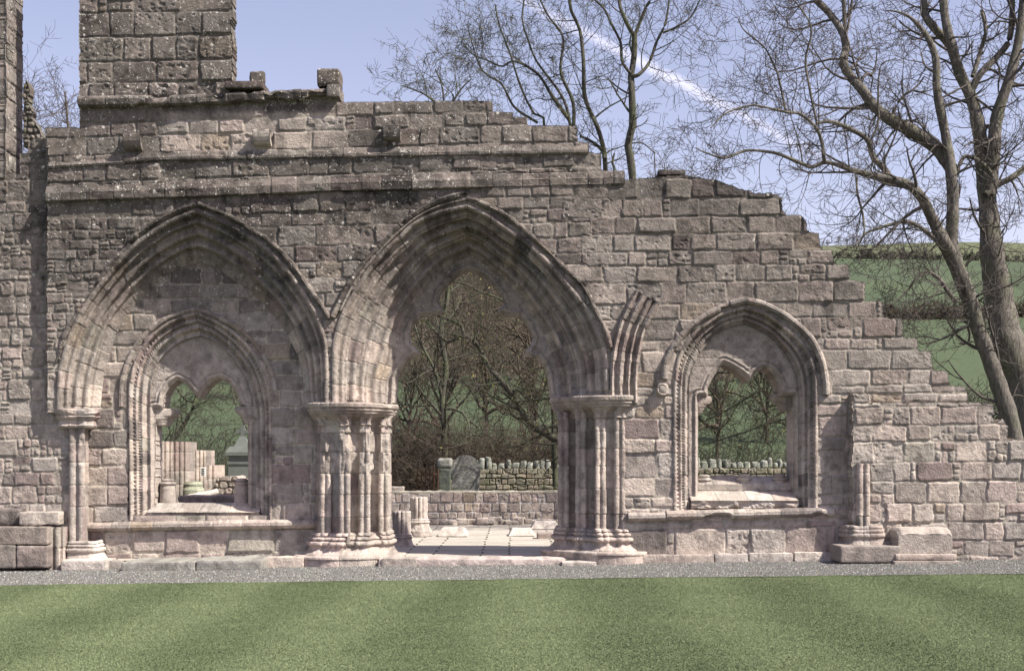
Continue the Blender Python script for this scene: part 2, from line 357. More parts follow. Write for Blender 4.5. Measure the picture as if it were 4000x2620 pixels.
def mesh_mixed(name, V, Q, T, Cc=None, smooth=True):
    V = np.asarray(V, np.float32); me = bpy.data.meshes.new(name); me.vertices.add(len(V)); me.vertices.foreach_set('co', V.ravel())
    li = np.concatenate([np.asarray(Q, np.int32).ravel(), np.asarray(T, np.int32).ravel()]); me.loops.add(len(li)); me.loops.foreach_set('vertex_index', li)
    ls = np.concatenate([np.arange(len(Q))*4, len(Q)*4+np.arange(len(T))*3]).astype(np.int32); me.polygons.add(len(ls)); me.polygons.foreach_set('loop_start', ls)
    if Cc is not None: a = me.attributes.new('Col', 'FLOAT_COLOR', 'POINT'); a.data.foreach_set('color', np.asarray(Cc, np.float32).ravel())
    me.polygons.foreach_set('use_smooth', np.full(len(ls), smooth)); me.update(calc_edges=True); return me
def rough_block(name, parent, c, h, mat, seed, r=.03, amp=.012, rot=0, taper=(0, 0), col=None, tone=1.0, shade_fn=None, res=.022, tilt=(0, 0), top_cut=None, freq=7):
    """stone block: centre c, half sizes h, rounded worn arrises; rot about z; taper shrinks the top"""
    rng = np.random.default_rng(seed); Vs = []; Fs = []; b = 0; h = np.array(h, float)
    for ax in range(3):
        u, v = [(1, 2), (2, 0), (0, 1)][ax]
        nu = max(3, int(2*h[u]/res)+1); nv = max(3, int(2*h[v]/res)+1)
        nu, nv = min(nu, 90), min(nv, 90)
        for sg in (-1, 1):
            U, Vv = np.meshgrid(np.linspace(-1, 1, nu), np.linspace(-1, 1, nv), indexing='ij')
            p = np.zeros(U.shape+(3,)); p[..., u] = U*h[u]; p[..., v] = Vv*h[v]; p[..., ax] = sg*h[ax]
            Vs.append(p.reshape(-1, 3)); Fs.append(grid_faces(nu, nv, flip=sg > 0)+b); b += nu*nv
    p = np.vstack(Vs); F = np.vstack(Fs)
    q = np.clip(p, -(h-r), h-r); d = p-q; dl = np.linalg.norm(d, axis=1)[:, None]; nn = d/np.maximum(dl, 1e-9); p = q+r*nn*np.where(dl > 0, 1, 0)
    tz = (p[:, 2]/h[2]+1)/2; p[:, 0] *= 1-taper[0]*tz; p[:, 1] *= 1-taper[1]*tz
    o = np.array(c)*3.1
    nz = fbm(p[:, 0]*freq+o[0], p[:, 1]*freq+o[1], p[:, 2]*freq+o[2]+.3, seed, 3); p = p+nn*(amp*nz)[:, None]
    if tilt != (0, 0): p[:, 2] += p[:, 0]*tilt[0]+p[:, 1]*tilt[1]
    if top_cut: p[:, 2] = top_cut(p)
    x = p[:, 0]*cos(rot)-p[:, 1]*sin(rot)+c[0]; y = p[:, 0]*sin(rot)+p[:, 1]*cos(rot)+c[1]; p = np.stack([x, y, p[:, 2]+c[2]], -1)
    cl = (np.array(col) if col is not None else pick(rng))*(1+.14*nz)[:, None]*tone
    wx = p[:, 0]/S+2000; wy = 1800-(p[:, 2]-1.6)/S
    CC = (shade_fn or shade)(cl, wx, wy)
    return link(name, mesh_np(name, p, F, CC), mat, parent)
def flat_shade(l=0.0):
    return lambda c, x, y: np.concatenate([np.clip(c, .01, .9), np.full(c.shape[:-1]+(1,), l)], -1)

# ------------------------------------------------------------ materials
def newmat(name):
    m = bpy.data.materials.new(name); m.use_nodes = True; t = m.node_tree; b = t.nodes['Principled BSDF']
    b.inputs['Roughness'].default_value = .95; b.inputs['Specular IOR Level'].default_value = .15; return m, t, b
def noise(t, scale, detail=4, rough=.6, vec=None, coord='Object', dist=0):
    n = N(t, 'ShaderNodeTexNoise'); n.inputs['Scale'].default_value = scale; n.inputs['Detail'].default_value = detail; n.inputs['Roughness'].default_value = rough; n.inputs['Distortion'].default_value = dist
    if vec is None: tc = N(t, 'ShaderNodeTexCoord'); vec = tc.outputs[coord]
    t.links.new(vec, n.inputs['Vector']); return n.outputs['Fac']
def mixc(t, f, a, b, bt='MIX'):
    m = N(t, 'ShaderNodeMix', data_type='RGBA', blend_type=bt)
    for k, v in (('Factor', f), ('A', a), ('B', b)):
        if isinstance(v, (int, float)): m.inputs[k].default_value = v
        elif isinstance(v, tuple): m.inputs[k].default_value = v+(1,)*(4-len(v))
        else: t.links.new(v, m.inputs[k])
    return m.outputs['Result']
def ramp(t, f, lo, hi, a=0.0, b=1.0):
    m = N(t, 'ShaderNodeMapRange'); m.interpolation_type = 'SMOOTHSTEP'; t.links.new(f, m.inputs[0])
    for i, v in enumerate((lo, hi, a, b)): m.inputs[i+1].default_value = v
    return m.outputs[0]
def bump(t, b, h, st, dist, prev=None):
    n = N(t, 'ShaderNodeBump'); n.inputs['Strength'].default_value = st; n.inputs['Distance'].default_value = dist; t.links.new(h, n.inputs['Height'])
    if prev: t.links.new(prev, n.inputs['Normal'])
    t.links.new(n.outputs[0], b.inputs['Normal']); return n.outputs[0]
def stone_mat(name, lich=(.62, .60, .55), bst=.55, moss=0.0):
    m, t, b = newmat(name); at = N(t, 'ShaderNodeAttribute'); at.attribute_name = 'Col'
    tc = N(t, 'ShaderNodeTexCoord'); ob = tc.outputs['Object']
    f1 = noise(t, 70, 5, .7, ob); f2 = noise(t, 9, 4, .6, ob); f3 = noise(t, 24, 3, .6, ob)
    c = mixc(t, 1.0, at.outputs['Color'], ramp(t, f1, .25, .75, .70, 1.28), 'MULTIPLY')
    c = mixc(t, 1.0, c, ramp(t, f2, .3, .7, .86, 1.13), 'MULTIPLY')
    vo = N(t, 'ShaderNodeTexVoronoi'); vo.inputs['Scale'].default_value = 13; t.links.new(ob, vo.inputs['Vector'])
    wob = mth(t, 'ADD', vo.outputs['Distance'], mth(t, 'MULTIPLY_ADD', f1, .34, -.17))
    sepc = N(t, 'ShaderNodeSeparateColor'); t.links.new(vo.outputs['Color'], sepc.inputs[0])
    pres = mth(t, 'LESS_THAN', sepc.outputs[0], mth(t, 'MULTIPLY', at.outputs['Alpha'], ramp(t, f2, .45, .66, .0, 1.0)))
    rad = mth(t, 'MULTIPLY_ADD', sepc.outputs[1], .30, .04)
    sp = mth(t, 'MULTIPLY', mth(t, 'LESS_THAN', wob, rad), pres)
    v2 = N(t, 'ShaderNodeTexVoronoi'); v2.inputs['Scale'].default_value = 34; t.links.new(ob, v2.inputs['Vector'])
    s2 = N(t, 'ShaderNodeSeparateColor'); t.links.new(v2.outputs['Color'], s2.inputs[0])
    sp2 = mth(t, 'MULTIPLY', mth(t, 'LESS_THAN', v2.outputs['Distance'], .3), mth(t, 'LESS_THAN', s2.outputs[0], mth(t, 'MULTIPLY', at.outputs['Alpha'], .25)))
    pt_ = mth(t, 'MULTIPLY', ramp(t, noise(t, 11, 7, .78, ob), .56, .62), mth(t, 'MULTIPLY', ramp(t, noise(t, 2.3, 3, .6, ob), .42, .62), mth(t, 'MULTIPLY', at.outputs['Alpha'], 2.3, clamp=True)))
    spt = mth(t, 'MAXIMUM', mth(t, 'MULTIPLY', mth(t, 'MAXIMUM', sp, sp2), ramp(t, f3, .3, .6, .35, .8)), mth(t, 'MULTIPLY', pt_, .72))
    c = mixc(t, spt, c, lich)
    if moss:
        g = mth(t, 'MULTIPLY', ramp(t, noise(t, 5, 5, .65, ob), .48, .62), moss); c = mixc(t, g, c, (.10, .115, .05))
    t.links.new(c, b.inputs['Base Color'])
    v3 = N(t, 'ShaderNodeTexVoronoi'); v3.inputs['Scale'].default_value = 45; t.links.new(ob, v3.inputs['Vector'])
    hh = mth(t, 'ADD', mth(t, 'MULTIPLY', f1, .8), mth(t, 'ADD', mth(t, 'MULTIPLY', f3, 1.2), mth(t, 'MULTIPLY', v3.outputs['Distance'], .25)))
    bump(t, b, hh, bst, .03); return m
STONE = stone_mat('weathered_sandstone'); 
DRY = stone_mat('drystone', lich=(.55, .56, .52), moss=.4)
# ------------------------------------------------------------ ground
def ground_mats():
    m, t, b = newmat('lawn_soil'); tc = N(t, 'ShaderNodeTexCoord'); ob = tc.outputs['Object']
    f = noise(t, 60, 5, .7, ob); g = noise(t, 3, 4, .6, ob)
    c = mixc(t, f, (.08, .11, .052), (.12, .15, .075)); t.links.new(mixc(t, g, c, (.10, .12, .06)), b.inputs['Base Color']); bump(t, b, f, .8, .03)
    blade, t, b = newmat('grass_blade'); at = N(t, 'ShaderNodeAttribute'); at.attribute_name = 'Col'; t.links.new(at.outputs['Color'], b.inputs['Base Color']); b.inputs['Roughness'].default_value = .75
    gr, t, b = newmat('gravel'); tc = N(t, 'ShaderNodeTexCoord'); ob = tc.outputs['Object']
    v = N(t, 'ShaderNodeTexVoronoi'); v.inputs['Scale'].default_value = 52; t.links.new(ob, v.inputs['Vector']); sc_ = N(t, 'ShaderNodeSeparateColor'); t.links.new(v.outputs['Color'], sc_.inputs[0])
    c = mixc(t, sc_.outputs[0], (.06, .058, .054), (.20, .196, .182)); c = mixc(t, mth(t, 'GREATER_THAN', sc_.outputs[1], .93), c, (.38, .38, .36)); c = mixc(t, ramp(t, noise(t, 1.2, 4, .6, ob), .3, .7, 0, .35), c, (.13, .13, .12)); t.links.new(c, b.inputs['Base Color'])
    bump(t, b, mth(t, 'SUBTRACT', 1.0, v.outputs['Distance']), 1.0, .03)
    peb, t, b = newmat('pebble'); at = N(t, 'ShaderNodeAttribute'); at.attribute_name = 'Col'; t.links.new(at.outputs['Color'], b.inputs['Base Color'])
    return m, blade, gr, peb
LAWN, BLADE, GRAVEL, PEB = ground_mats()
GE = -2.74                                            # y of the lawn's edge
def sheet(name, x0, x1, y0, y1, dz, mat, n=(80, 40)):
    X, Y = np.meshgrid(np.linspace(x0, x1, n[0]), np.linspace(y0, y1, n[1]), indexing='ij')
    V = np.stack([X, Y, GZ(np.clip(X, -40, 40))+dz+0*X], -1).reshape(-1, 3); return props(link(name, mesh_np(name, V, grid_faces(*n)), mat), kind='structure')
sheet('lawn', -60, 60, -60, GE, 0, LAWN)
sheet('gravel_path', -60, 60, GE, 1.6, -.012, GRAVEL)
def blades(name, n, seed):
    rng = np.random.default_rng(seed); y = -11.2+(GE+11.2)*rng.random(n)**1.15
    hw = (y+D)*.415+.3; x = rng.uniform(-1, 1, n)*hw
    y = np.where(rng.random(n) < .08, GE+.03*rng.normal(0, 1, n)+.05*vnoise(x*2.5, 0*x, 0., 9), y)
    h = rng.uniform(.004, .010, n); wd = rng.uniform(.0035, .006, n)*(1+.25*(y+12)/9); a = rng.uniform(0, pi, n)
    st = np.sin(2*pi*(x+.22*vnoise(x*.5, y*.25, 0., 3))/1.9+.6)+.5*vnoise(x*.7, y*1.1, 0., 6)          # mown to and fro: the blades of every other strip lean away
    ln = np.tanh(st*1.2)*.10+rng.normal(0, .35, n); lx = rng.normal(0, .35, n)
    z = GZ(x); b = np.stack([x, y, z], -1); dx = np.stack([np.cos(a)*wd, np.sin(a)*wd, 0*a], -1)
    tip = b+np.stack([lx*h, ln*h, h*.9], -1)
    V = np.stack([b-dx, b+dx, tip], 1).reshape(-1, 3); F = np.arange(3*n).reshape(n, 3)
    m1 = fbm(x*.8, y*1.6, 0., 4, 3); m2 = fbm(x*2.2, y*9, 0., 8, 3); r = rng.uniform(.9, 1.1, n)
    c = np.array((.130, .162, .086))[None]*(1+.09*m1+.16*m2+.15*np.tanh(st*1.2))[:, None]*r[:, None]; dry = rng.random(n) < (.14+.12*m1+.10*np.tanh(st*1.6)); c[dry] = np.array((.19, .21, .115))*r[dry][:, None]
    C4 = np.repeat(np.c_[c, np.ones(n)], 3, 0); props(link(name, mesh_np(name, V, F, C4, False), BLADE), kind='stuff'); return bpy.data.objects[name]
g = blades('mown_grass', 620000, 1); props(g, 'short mown green lawn in lighter and darker strips before the gravel', 'grass')
def pebbles(n, seed):
    rng = np.random.default_rng(seed); y = rng.uniform(GE-.05, .3, n); hw = (y+D)*.41+.2; x = rng.uniform(-1, 1, n)*hw
    o = np.array([(1, 0, 0), (0, 1, 0), (-1, 0, 0), (0, -1, 0), (0, 0, 1)], float); f = np.array([(0, 1, 4), (1, 2, 4), (2, 3, 4), (3, 0, 4)])
    r = rng.uniform(.006, .014, n); a = rng.uniform(0, pi, n); ca, sa = np.cos(a), np.sin(a)
    P = o[None]*r[:, None, None]*rng.uniform(.7, 1.3, (n, 5, 1)); X = P[..., 0]*ca[:, None]-P[..., 1]*sa[:, None]; Yp = P[..., 0]*sa[:, None]+P[..., 1]*ca[:, None]
    V = np.stack([X+x[:, None], Yp+y[:, None], P[..., 2]*.9+(GZ(x)-.012)[:, None]], -1).reshape(-1, 3); F = (f[None]+5*np.arange(n)[:, None, None]).reshape(-1, 3)
    g = rng.uniform(.07, .22, n); g = np.where(rng.random(n) < .06, .40, g); c = g[:, None]*np.array((.96, .94, .88))*(1+.05*rng.normal(0, 1, (n, 3))); C4 = np.repeat(np.c_[np.clip(c, .03, .8), np.ones(n)], 5, 0)
    props(link('gravel_stones', mesh_np('gravel_stones', V, F, C4, False), PEB), 'grey loose gravel chippings along the foot of the ruin', 'gravel', kind='stuff')
pebbles(70000, 2)
# terrain behind: churchyard, then the hillside
def TH(x, y):
    x = np.asarray(x, float); y = np.asarray(y, float)
    h = GZ(np.clip(x, -30, 30))-.03+1.5*sstep(17.5, 24, y)*0+1.0*sstep(22, 27, y)
    h = h+.205*np.clip(y-28, 0, 235)-.0+1.2*vnoise(x*.03, y*.03, 0., 3)*sstep(28, 60, y)
    return h
def terrain():
    xs = np.r_[np.linspace(-260, -40, 23), np.linspace(-38, 60, 99), np.linspace(64, 330, 50)]; ys = np.r_[np.linspace(1.55, 40, 60), np.linspace(42, 300, 110)]
    X, Y = np.meshgrid(xs, ys, indexing='ij'); V = np.stack([X, Y, TH(X, Y)], -1).reshape(-1, 3)
    m, t, b = newmat('hill_pasture'); tc = N(t, 'ShaderNodeTexCoord'); ob = tc.outputs['Object']; sp = N(t, 'ShaderNodeSeparateXYZ'); t.links.new(ob, sp.inputs[0])
    f = noise(t, 1.6, 6, .7, ob); g = noise(t, .05, 4, .6, ob); f3 = noise(t, 14, 4, .7, ob)
    c = mixc(t, f, (.044, .060, .035), (.064, .086, .048)); c = mixc(t, ramp(t, g, .35, .65, 0, .5), c, (.07, .092, .046))
    top = mth(t, 'GREATER_THAN', mth(t, 'ADD', sp.outputs['Y'], mth(t, 'MULTIPLY', sp.outputs['X'], .12)), 215.0); c = mixc(t, mth(t, 'MULTIPLY', top, .8), c, mixc(t, f, (.085, .10, .055), (.12, .122, .07)))
    ed = mth(t, 'MULTIPLY_ADD', noise(t, .15, 4, .6, ob), 10, -5); yy = mth(t, 'ADD', sp.outputs['Y'], ed)
    wood = mth(t, 'MULTIPLY', mth(t, 'GREATER_THAN', yy, 52.0), mth(t, 'MULTIPLY', mth(t, 'LESS_THAN', sp.outputs['X'], mth(t, 'MULTIPLY_ADD', yy, .19, 3.0)), mth(t, 'GREATER_THAN', sp.outputs['X'], mth(t, 'MULTIPLY_ADD', yy, -.14, -4.0))))
    c = mixc(t, mth(t, 'MULTIPLY', wood, .9), c, mixc(t, f3, (.034, .030, .021), (.095, .078, .055)))
    yard = mth(t, 'LESS_THAN', sp.outputs['Y'], 22.5); c = mixc(t, mth(t, 'MULTIPLY', yard, .7), c, (.08, .095, .045))
    c = mixc(t, 1.0, c, ramp(t, f3, .3, .7, .75, 1.2), 'MULTIPLY'); t.links.new(c, b.inputs['Base Color']); bump(t, b, f, .6, .2)
    props(link('hillside', mesh_np('hillside', V, grid_faces(len(xs), len(ys))), m), kind='structure')
terrain()
# far lower ground so that the sheet reaches the horizon behind the skyline
# ------------------------------------------------------------ the chapter-house wall
wall = thing('ruined_wall', 'tall ruined sandstone wall with three pointed arches and stepped right end', 'wall')
# arch lines traced (image px)
C_OUT = [(1297, 1572), (1297, 1470), (1299, 1350), (1322, 1250), (1353, 1182), (1394, 1112), (1435, 1047), (1494, 976), (1553, 923), (1612, 865), (1712, 822), (1820, 795), (1894, 827), (1965, 874), (2053, 935), (2141, 1012), (2229, 1112), (2288, 1188), (2329, 1264), (2368, 1364), (2378, 1450), (2379, 1550)]
C_IN = [(1508, 1572), (1506, 1500), (1535, 1420), (1553, 1347), (1576, 1270), (1615, 1198), (1670, 1123), (1729, 1056), (1788, 1024), (1836, 1000), (1880, 1020), (1929, 1065), (1985, 1112), (2047, 1185), (2100, 1262), (2135, 1335), (2164, 1406), (2186, 1476), (2192, 1550)]
C_FOIL = [(1550, 1600), (1550, 1570), (1555, 1482), (1578, 1432), (1602, 1404), (1640, 1388), (1637, 1372), (1608, 1348), (1603, 1310), (1618, 1272), (1648, 1242), (1692, 1238), (1732, 1226), (1733, 1212), (1712, 1190), (1724, 1152), (1757, 1112), (1790, 1082), (1835, 1064), (1878, 1080), (1906, 1098), (1932, 1128), (1962, 1168), (1972, 1192), (1946, 1214), (1948, 1228), (1990, 1238), (2032, 1244), (2062, 1280), (2080, 1325), (2072, 1352), (2050, 1378), (2054, 1392), (2104, 1407), (2129, 1441), (2141, 1494), (2147, 1553), (2147, 1600)]
L_OUT = [(219, 1600), (222, 1500), (235, 1415), (268, 1309), (310, 1220), (365, 1135), (430, 1050), (510, 960), (600, 893), (684, 845), (770, 812), (868, 852), (960, 906), (1049, 966), (1135, 1060), (1213, 1175), (1255, 1262), (1278, 1345), (1284, 1450), (1284, 1590)]
L_IN = [(391, 1600), (404, 1490), (429, 1385), (470, 1279), (529, 1197), (588, 1132), (647, 1079), (717, 1040), (785, 1024), (853, 1056), (941, 1115), (1029, 1185), (1105, 1273), (1153, 1367), (1182, 1456), (1194, 1590)]
R_OUT = [(2629, 1550), (2632, 1480), (2650, 1390), (2704, 1303), (2763, 1254), (2823, 1219), (2908, 1196), (2988, 1219), (3065, 1272), (3129, 1326), (3170, 1391), (3190, 1462), (3193, 1545)]
R_IN = [(2691, 1550), (2694, 1485), (2712, 1426), (2747, 1362), (2788, 1309), (2841, 1279), (2908, 1262), (2965, 1287), (3018, 1320), (3059, 1368), (3090, 1415), (3112, 1473), (3118, 1545)]
W_OUT = [(500, 1591), (503, 1503), (523, 1415), (565, 1338), (623, 1279), (694, 1238), (768, 1216), (835, 1246), (917, 1297), (982, 1362), (1029, 1444), (1053, 1526), (1059, 1585)]
W_IN = [(586, 1591), (592, 1485), (621, 1409), (663, 1362), (717, 1326), (785, 1308), (841, 1330), (894, 1373), (935, 1426), (972, 1491), (996, 1585)]
TOP = [(1320, 398), (1922, 393), (1922, 436), (2002, 438), (2004, 468), (2063, 488), (2255, 490), (2256, 553), (2300, 558), (2302, 596), (2348, 600), (2349, 664), (2385, 668), (2386, 702), (2440, 702), (2570, 690), (2664, 682), (2790, 702), (2832, 716), (2882, 735), (2945, 752), (3010, 752), (3055, 772), (3060, 825), (3072, 838), (3130, 842), (3150, 865), (3152, 903), (3198, 910), (3207, 972), (3250, 977), (3255, 1027), (3315, 1034), (3320, 1092), (3378, 1096), (3381, 1177), (3452, 1180), (3453, 1241), (3525, 1243), (3529, 1321), (3583, 1323), (3589, 1366), (3638, 1369), (3645, 1447), (3703, 1449), (3708, 1505), (3768, 1508), (3782, 1568), (3790, 1600)]
def inset(p, d=6):
    p = np.array(p, float); c = p.mean(0); return [tuple(q) for q in p]
leftlines = [500, 545, 588, 622, 690, 757, 795, 838, 885, 922, 962, 1000, 1050, 1085, 1128, 1170, 1205, 1262, 1308, 1350, 1400, 1440, 1490, 1545, 1610]
midlines = [372, 409, 462, 517, 588, 622, 690, 757, 835, 888, 962, 1028, 1092, 1150, 1205, 1250, 1290, 1330, 1370, 1410, 1450, 1500, 1560, 1640]
midr = [690, 700, 735, 787, 835, 890, 950, 1010, 1055, 1110, 1165, 1222, 1290, 1345, 1400, 1460, 1520, 1580]
rlines = [640, 690, 768, 838, 905, 973, 1030, 1094, 1178, 1240, 1320, 1366, 1445, 1505, 1540, 1575, 1625, 1705, 1760, 1855, 1932, 1975, 2030, 2058, 2172, 2260]
upz = (176, 2460, [372, 409, 462, 517, 588, 622, 690, 757, 770], 112, .02, .029, 1000)
zones = [upz, (176, 530, leftlines[7:], 78, .42, .02, 1000), (530, 1880, midlines[7:], 112, .06, .024, 1000), (1880, 2445, midr, 92, .24, .018, 1000),
         (2300, 4000, rlines, 116, .13, .012, 3300)]
QUOIN.update([176])
face_poly = [(176, 498), (310, 498), (310, 396), (700, 384), (1010, 372), (1318, 362), (1320, 398)]+TOP[1:]+[(3790, 1640), (3420, 1640), (3420, 2215), (2430, 2240), (2430, 1560)]+[(2379, 1560)]+C_OUT[::-1][1:]+[(1294, 1610), (1284, 1610)]+L_OUT[::-1][1:]+[(219, 1612), (186, 1612), (183, 770), (190, 640), (190, 575), (176, 575)]
cutc = lambda P: P
panel('masonry', wall, face_poly, [R_OUT+[(3194, 1992), (2632, 1996)]], 0.0, zones, 1.15, 7, STONE, jag=3.0)
LB = 'left bay'
# recessed wall under the left arch with its window opening
WOP = [(500, 2012)]+W_OUT+[(1062, 2012)]
tz = [(200, 1320, [980, 1045, 1110, 1168, 1222, 1290, 1345, 1410, 1470, 1530, 1593, 1672, 1745, 1815, 1892, 1970, 2042, 2066, 2158, 2230, 2280], 118, .05, .01, 800)]
panel('recessed_masonry', wall, [(286, 1500), (286, 2240), (1300, 2240), (1300, 1480), (1270, 1250), (1150, 1090), (960, 960), (780, 940), (640, 1000), (480, 1130), (360, 1330)], [WOP], .5, tz, .55, 11, STONE, relief=.026, rough=.7, mortar=(.52, .47, .385), gap=(1.3, 2.8), acc=.25, tone=.93)
# orders of the three arches
FE_C = [(.045, .045, 1), (.13, .038, -1), (.20, .030, 1), (.262, .028, 1), (.34, .045, -1), (.43, .045, 1), (.53, .05, -1), (.62, .035, 1), (.69, .028, 1), (.78, .05, -1), (.88, .045, 1), (.98, .04, -1)]
carch = sweep_between('arch', wall, C_OUT, C_IN, -.02, .80, FE_C, STONE, 21, ns=110, nt_=900, block=78, wear=.010, apex=(11, 9), orders=4)
def foil_mould(GX, GY, H, Cb, holes, NA):
    d = dpoly(GX, GY, holes[0]); H = H+.0; H = H-.05*(1-sstep(3, 9, d))+.018*np.exp(-((d-16)/4.5)**2)-.02*np.exp(-((d-27)/6)**2)
    a = np.arctan2(GY-1560, GX-1845); j = np.abs(((a*11) % 1)-.5); g = np.exp(-((j-.5)/.012)**2); H = H-.010*g
    Cb = Cb+(MORT-Cb)*(.8*g)[..., None]; return H, Cb
def unp(p, Y): return [tuple(q) for q in un(p, Y)]
panel('cusped_head', carch, unp([(1492, 1574)]+[(x-8 if x < 1836 else x+8, y-8) for x, y in C_IN[1:-1]]+[(2205, 1556)], .80), [unp(C_FOIL, 1.12)], .80, [], .33, 23, STONE, plain=True, proj=False, edge_mould=foil_mould, jag=1, step=3.0)
FE_L = [(.045, .045, 1), (.125, .035, -1), (.19, .030, 1), (.27, .045, -1), (.36, .045, 1), (.45, .04, -1), (.53, .04, 1), (.62, .03, -1)]
larch = sweep_between('arch', wall, L_OUT, L_IN, -.015, .5, FE_L, STONE, 31, ns=84, nt_=900, block=82, wear=.010, apex=(10, 8), orders=3)
# hood moulds
HOOD = [(-.01, -.03), (0.0, .03), (.015, .055), (.035, .07), (.06, .065), (.075, .045), (.08, .03), (.085, -.03)]
sweep('hood_mould', carch, [(1291, 1235), (1353, 1112), (1418, 1020), (1523, 912), (1576, 860), (1647, 812), (1712, 778), (1800, 752), (1822, 748)], [(-.085, -.03), (-.08, .03), (-.06, .06), (-.02, .08), (0, .065), (.005, -.03)], ('wall', 0), STONE, 41, smoothp=True, tone=.72, damage=.05, wear=.010)
sweep('hood_mould', carch, [(1330, 1215), (1372, 1130), (1435, 1040), (1530, 935), (1620, 858), (1712, 810), (1819, 782)], [(-.02, -.03), (-.012, .045), (.005, .06), (.02, .045), (.028, -.03)], ('wall', 0), STONE, 42, smoothp=True, damage=.02, wear=.006, tone=1.15)
sweep('hood_mould', carch, [(1822, 784), (1894, 812), (1960, 845), (2028, 896), (2115, 972), (2175, 1032), (2266, 1122), (2318, 1222), (2353, 1292), (2376, 1360)], HOOD, ('wall', 0), STONE, 43, smoothp=True, tone=.72, damage=.03, wear=.009)
sweep('hood_mould', larch, [(512, 950), (586, 897), (676, 843), (768, 808)], HOOD, ('wall', 0), STONE, 44, smoothp=True, tone=.72, damage=.02)
sweep('hood_mould', larch, [(772, 808), (882, 850), (970, 904), (1059, 962), (1147, 1058), (1235, 1185), (1280, 1250)], HOOD, ('wall', 0), STONE, 45, smoothp=True, tone=.72, damage=.03, wear=.009)
sweep('hood_mould', larch, [(222, 1420), (262, 1300), (330, 1190), (400, 1088), (470, 1000), (515, 955)], [(-.02, -.03), (-.01, .02), (.02, .035), (.05, .02), (.06, -.03)], ('wall', 0), STONE, 46, smoothp=True, tone=.72, damage=.05, wear=.012)
# springer left of the lost vault, right of the big arch
sp = sweep('arch_springer', wall, [(2437, 1575), (2436, 1480), (2443, 1390), (2462, 1300), (2492, 1225), (2528, 1162)], [(-.225, -.03), (-.215, .05), (-.18, .09), (-.14, .06), (-.12, .02), (-.10, .05), (-.07, .09), (-.035, .05), (-.02, .01), (.0, .03), (.03, .09), (.07, .10), (.10, .05), (.125, .02), (.15, .06), (.185, .09), (.215, .04), (.225, -.03)], ('wall', 0), STONE, 47, smoothp=True, damage=.02, wear=.008, block=52)
# string courses
def string(name, pts, prof, seed, **k): return sweep(name, wall, pts, prof, ('wall', 0), STONE, seed, **k)
SC = [(-.155, -.03), (-.15, .03), (-.135, .07), (-.02, .08), (.09, .02), (.125, -.03)]
string('string_course', [(183, 754), (700, 738), (1240, 716), (1925, 698)], SC, 51, block=98, damage=.02)
string('string_course', [(1925, 702), (2440, 690)], [(-.12, -.03), (-.11, .02), (-.02, .035), (.08, .02), (.10, -.03)], 52, block=62)
string('string_course', [(486, 618), (700, 609), (1240, 600), (2298, 582)], [(-.085, -.03), (-.08, .02), (-.06, .045), (-.02, .05), (.07, .015), (.08, -.03)], 53, block=105, damage=.02)
string('string_course', [(190, 648), (490, 632)], [(-.05, -.03), (-.045, .03), (-.01, .045), (.05, .01), (.05, -.03)], 54, block=55, damage=.03)
string('cornice', [(312, 402), (700, 396), (1010, 382), (1320, 368)], [(-.075, -.03), (-.085, .04), (-.06, .11), (.02, .13), (.05, .12), (.085, .05), (.09, -.12)], 55, block=120, damage=.06, wear=.010, groove=.012)
# corbels
for i, (cx, cy) in enumerate(((525, 562), (1028, 546), (1533, 528))):
    sweep('corbel', wall, [(cx-33, cy), (cx+33, cy-1)], [(-.115, -.04), (-.11, .03), (-.09, .085), (-.05, .125), (.01, .15), (.07, .16), (.115, .16), (.12, -.04)], ('wall', 0), STONE, 60+i, block=500, wear=.004)
# ---- right bay window
jo = [(2632, 1996), (2630, 1800), (2629, 1650)]+R_OUT+[(3194, 1650), (3194, 1800), (3194, 1990)]
ji = [(2692, 1990), (2691, 1800), (2691, 1650)]+R_IN+[(3118, 1650), (3118, 1800), (3118, 1985)]
FE_W = [(.035, .030, 1), (.10, .028, -1), (.155, .02, 1), (.20, .02, -1), (.25, .025, 1), (.31, .025, -1)]
rwin = thing('window', None, None); bpy.data.objects.remove(rwin)
rw = sweep_between('window', wall, jo, ji, -.015, .15, FE_W, STONE, 71, ns=54, nt_=1000, block=60, beads=((.205, .024, 11), (.10, .02, 16)), wear=.006, apex=(9, 9), orders=2)
R_OPEN = unp([(2723, 1990), (2723, 1550)], .4)+unp([(2752, 1548), (2753, 1520), (2768, 1485), (2790, 1452), (2812, 1428), (2840, 1441), (2876, 1463), (2912, 1495), (2932, 1463), (2962, 1443), (2990, 1452), (3012, 1480), (3027, 1515), (3030, 1548)], .6)+unp([(3070, 1550), (3070, 1990)], .85)
def plate_mould(split, ground=0):
    def f(GX, GY, H, Cb, holes, NA):
        d = dpoly(GX, GY, holes[0]); up = 1-sstep(split-15, split+5, GY)
        H = H-.06*(1-sstep(2, 12, d))+up*(.016*np.exp(-((d-17)/3.5)**2)-.014*np.exp(-((d-24)/4)**2)+.012*np.exp(-((d-31)/3)**2))
        jy = GY-.03*GX; g = 0
        for yy in (split-108, split+70, split+150, split+235, split+310): g = np.maximum(g, np.exp(-((GY-yy)/1.7)**2))
        if split == 1535:
            for qx, qy in ((-22, -22), (22, -22), (-22, 22), (22, 22)): dd = np.hypot(GX-2926-qx, GY-1352-qy); H = H-.010*np.exp(-((dd-22)/3)**2)*(np.hypot(GX-2926, GY-1352) > 26)
            H = H-.008*np.exp(-((GY-1394)/1.8)**2)
        ex = (1-up)*(.024*np.exp(-((d-14)/6)**2)-.02*np.exp(-((d-24)/4)**2)); H = H+ex-.008*g; Cb = Cb+(MORT-Cb)*(.8*g)[..., None]; return H, Cb
    return f
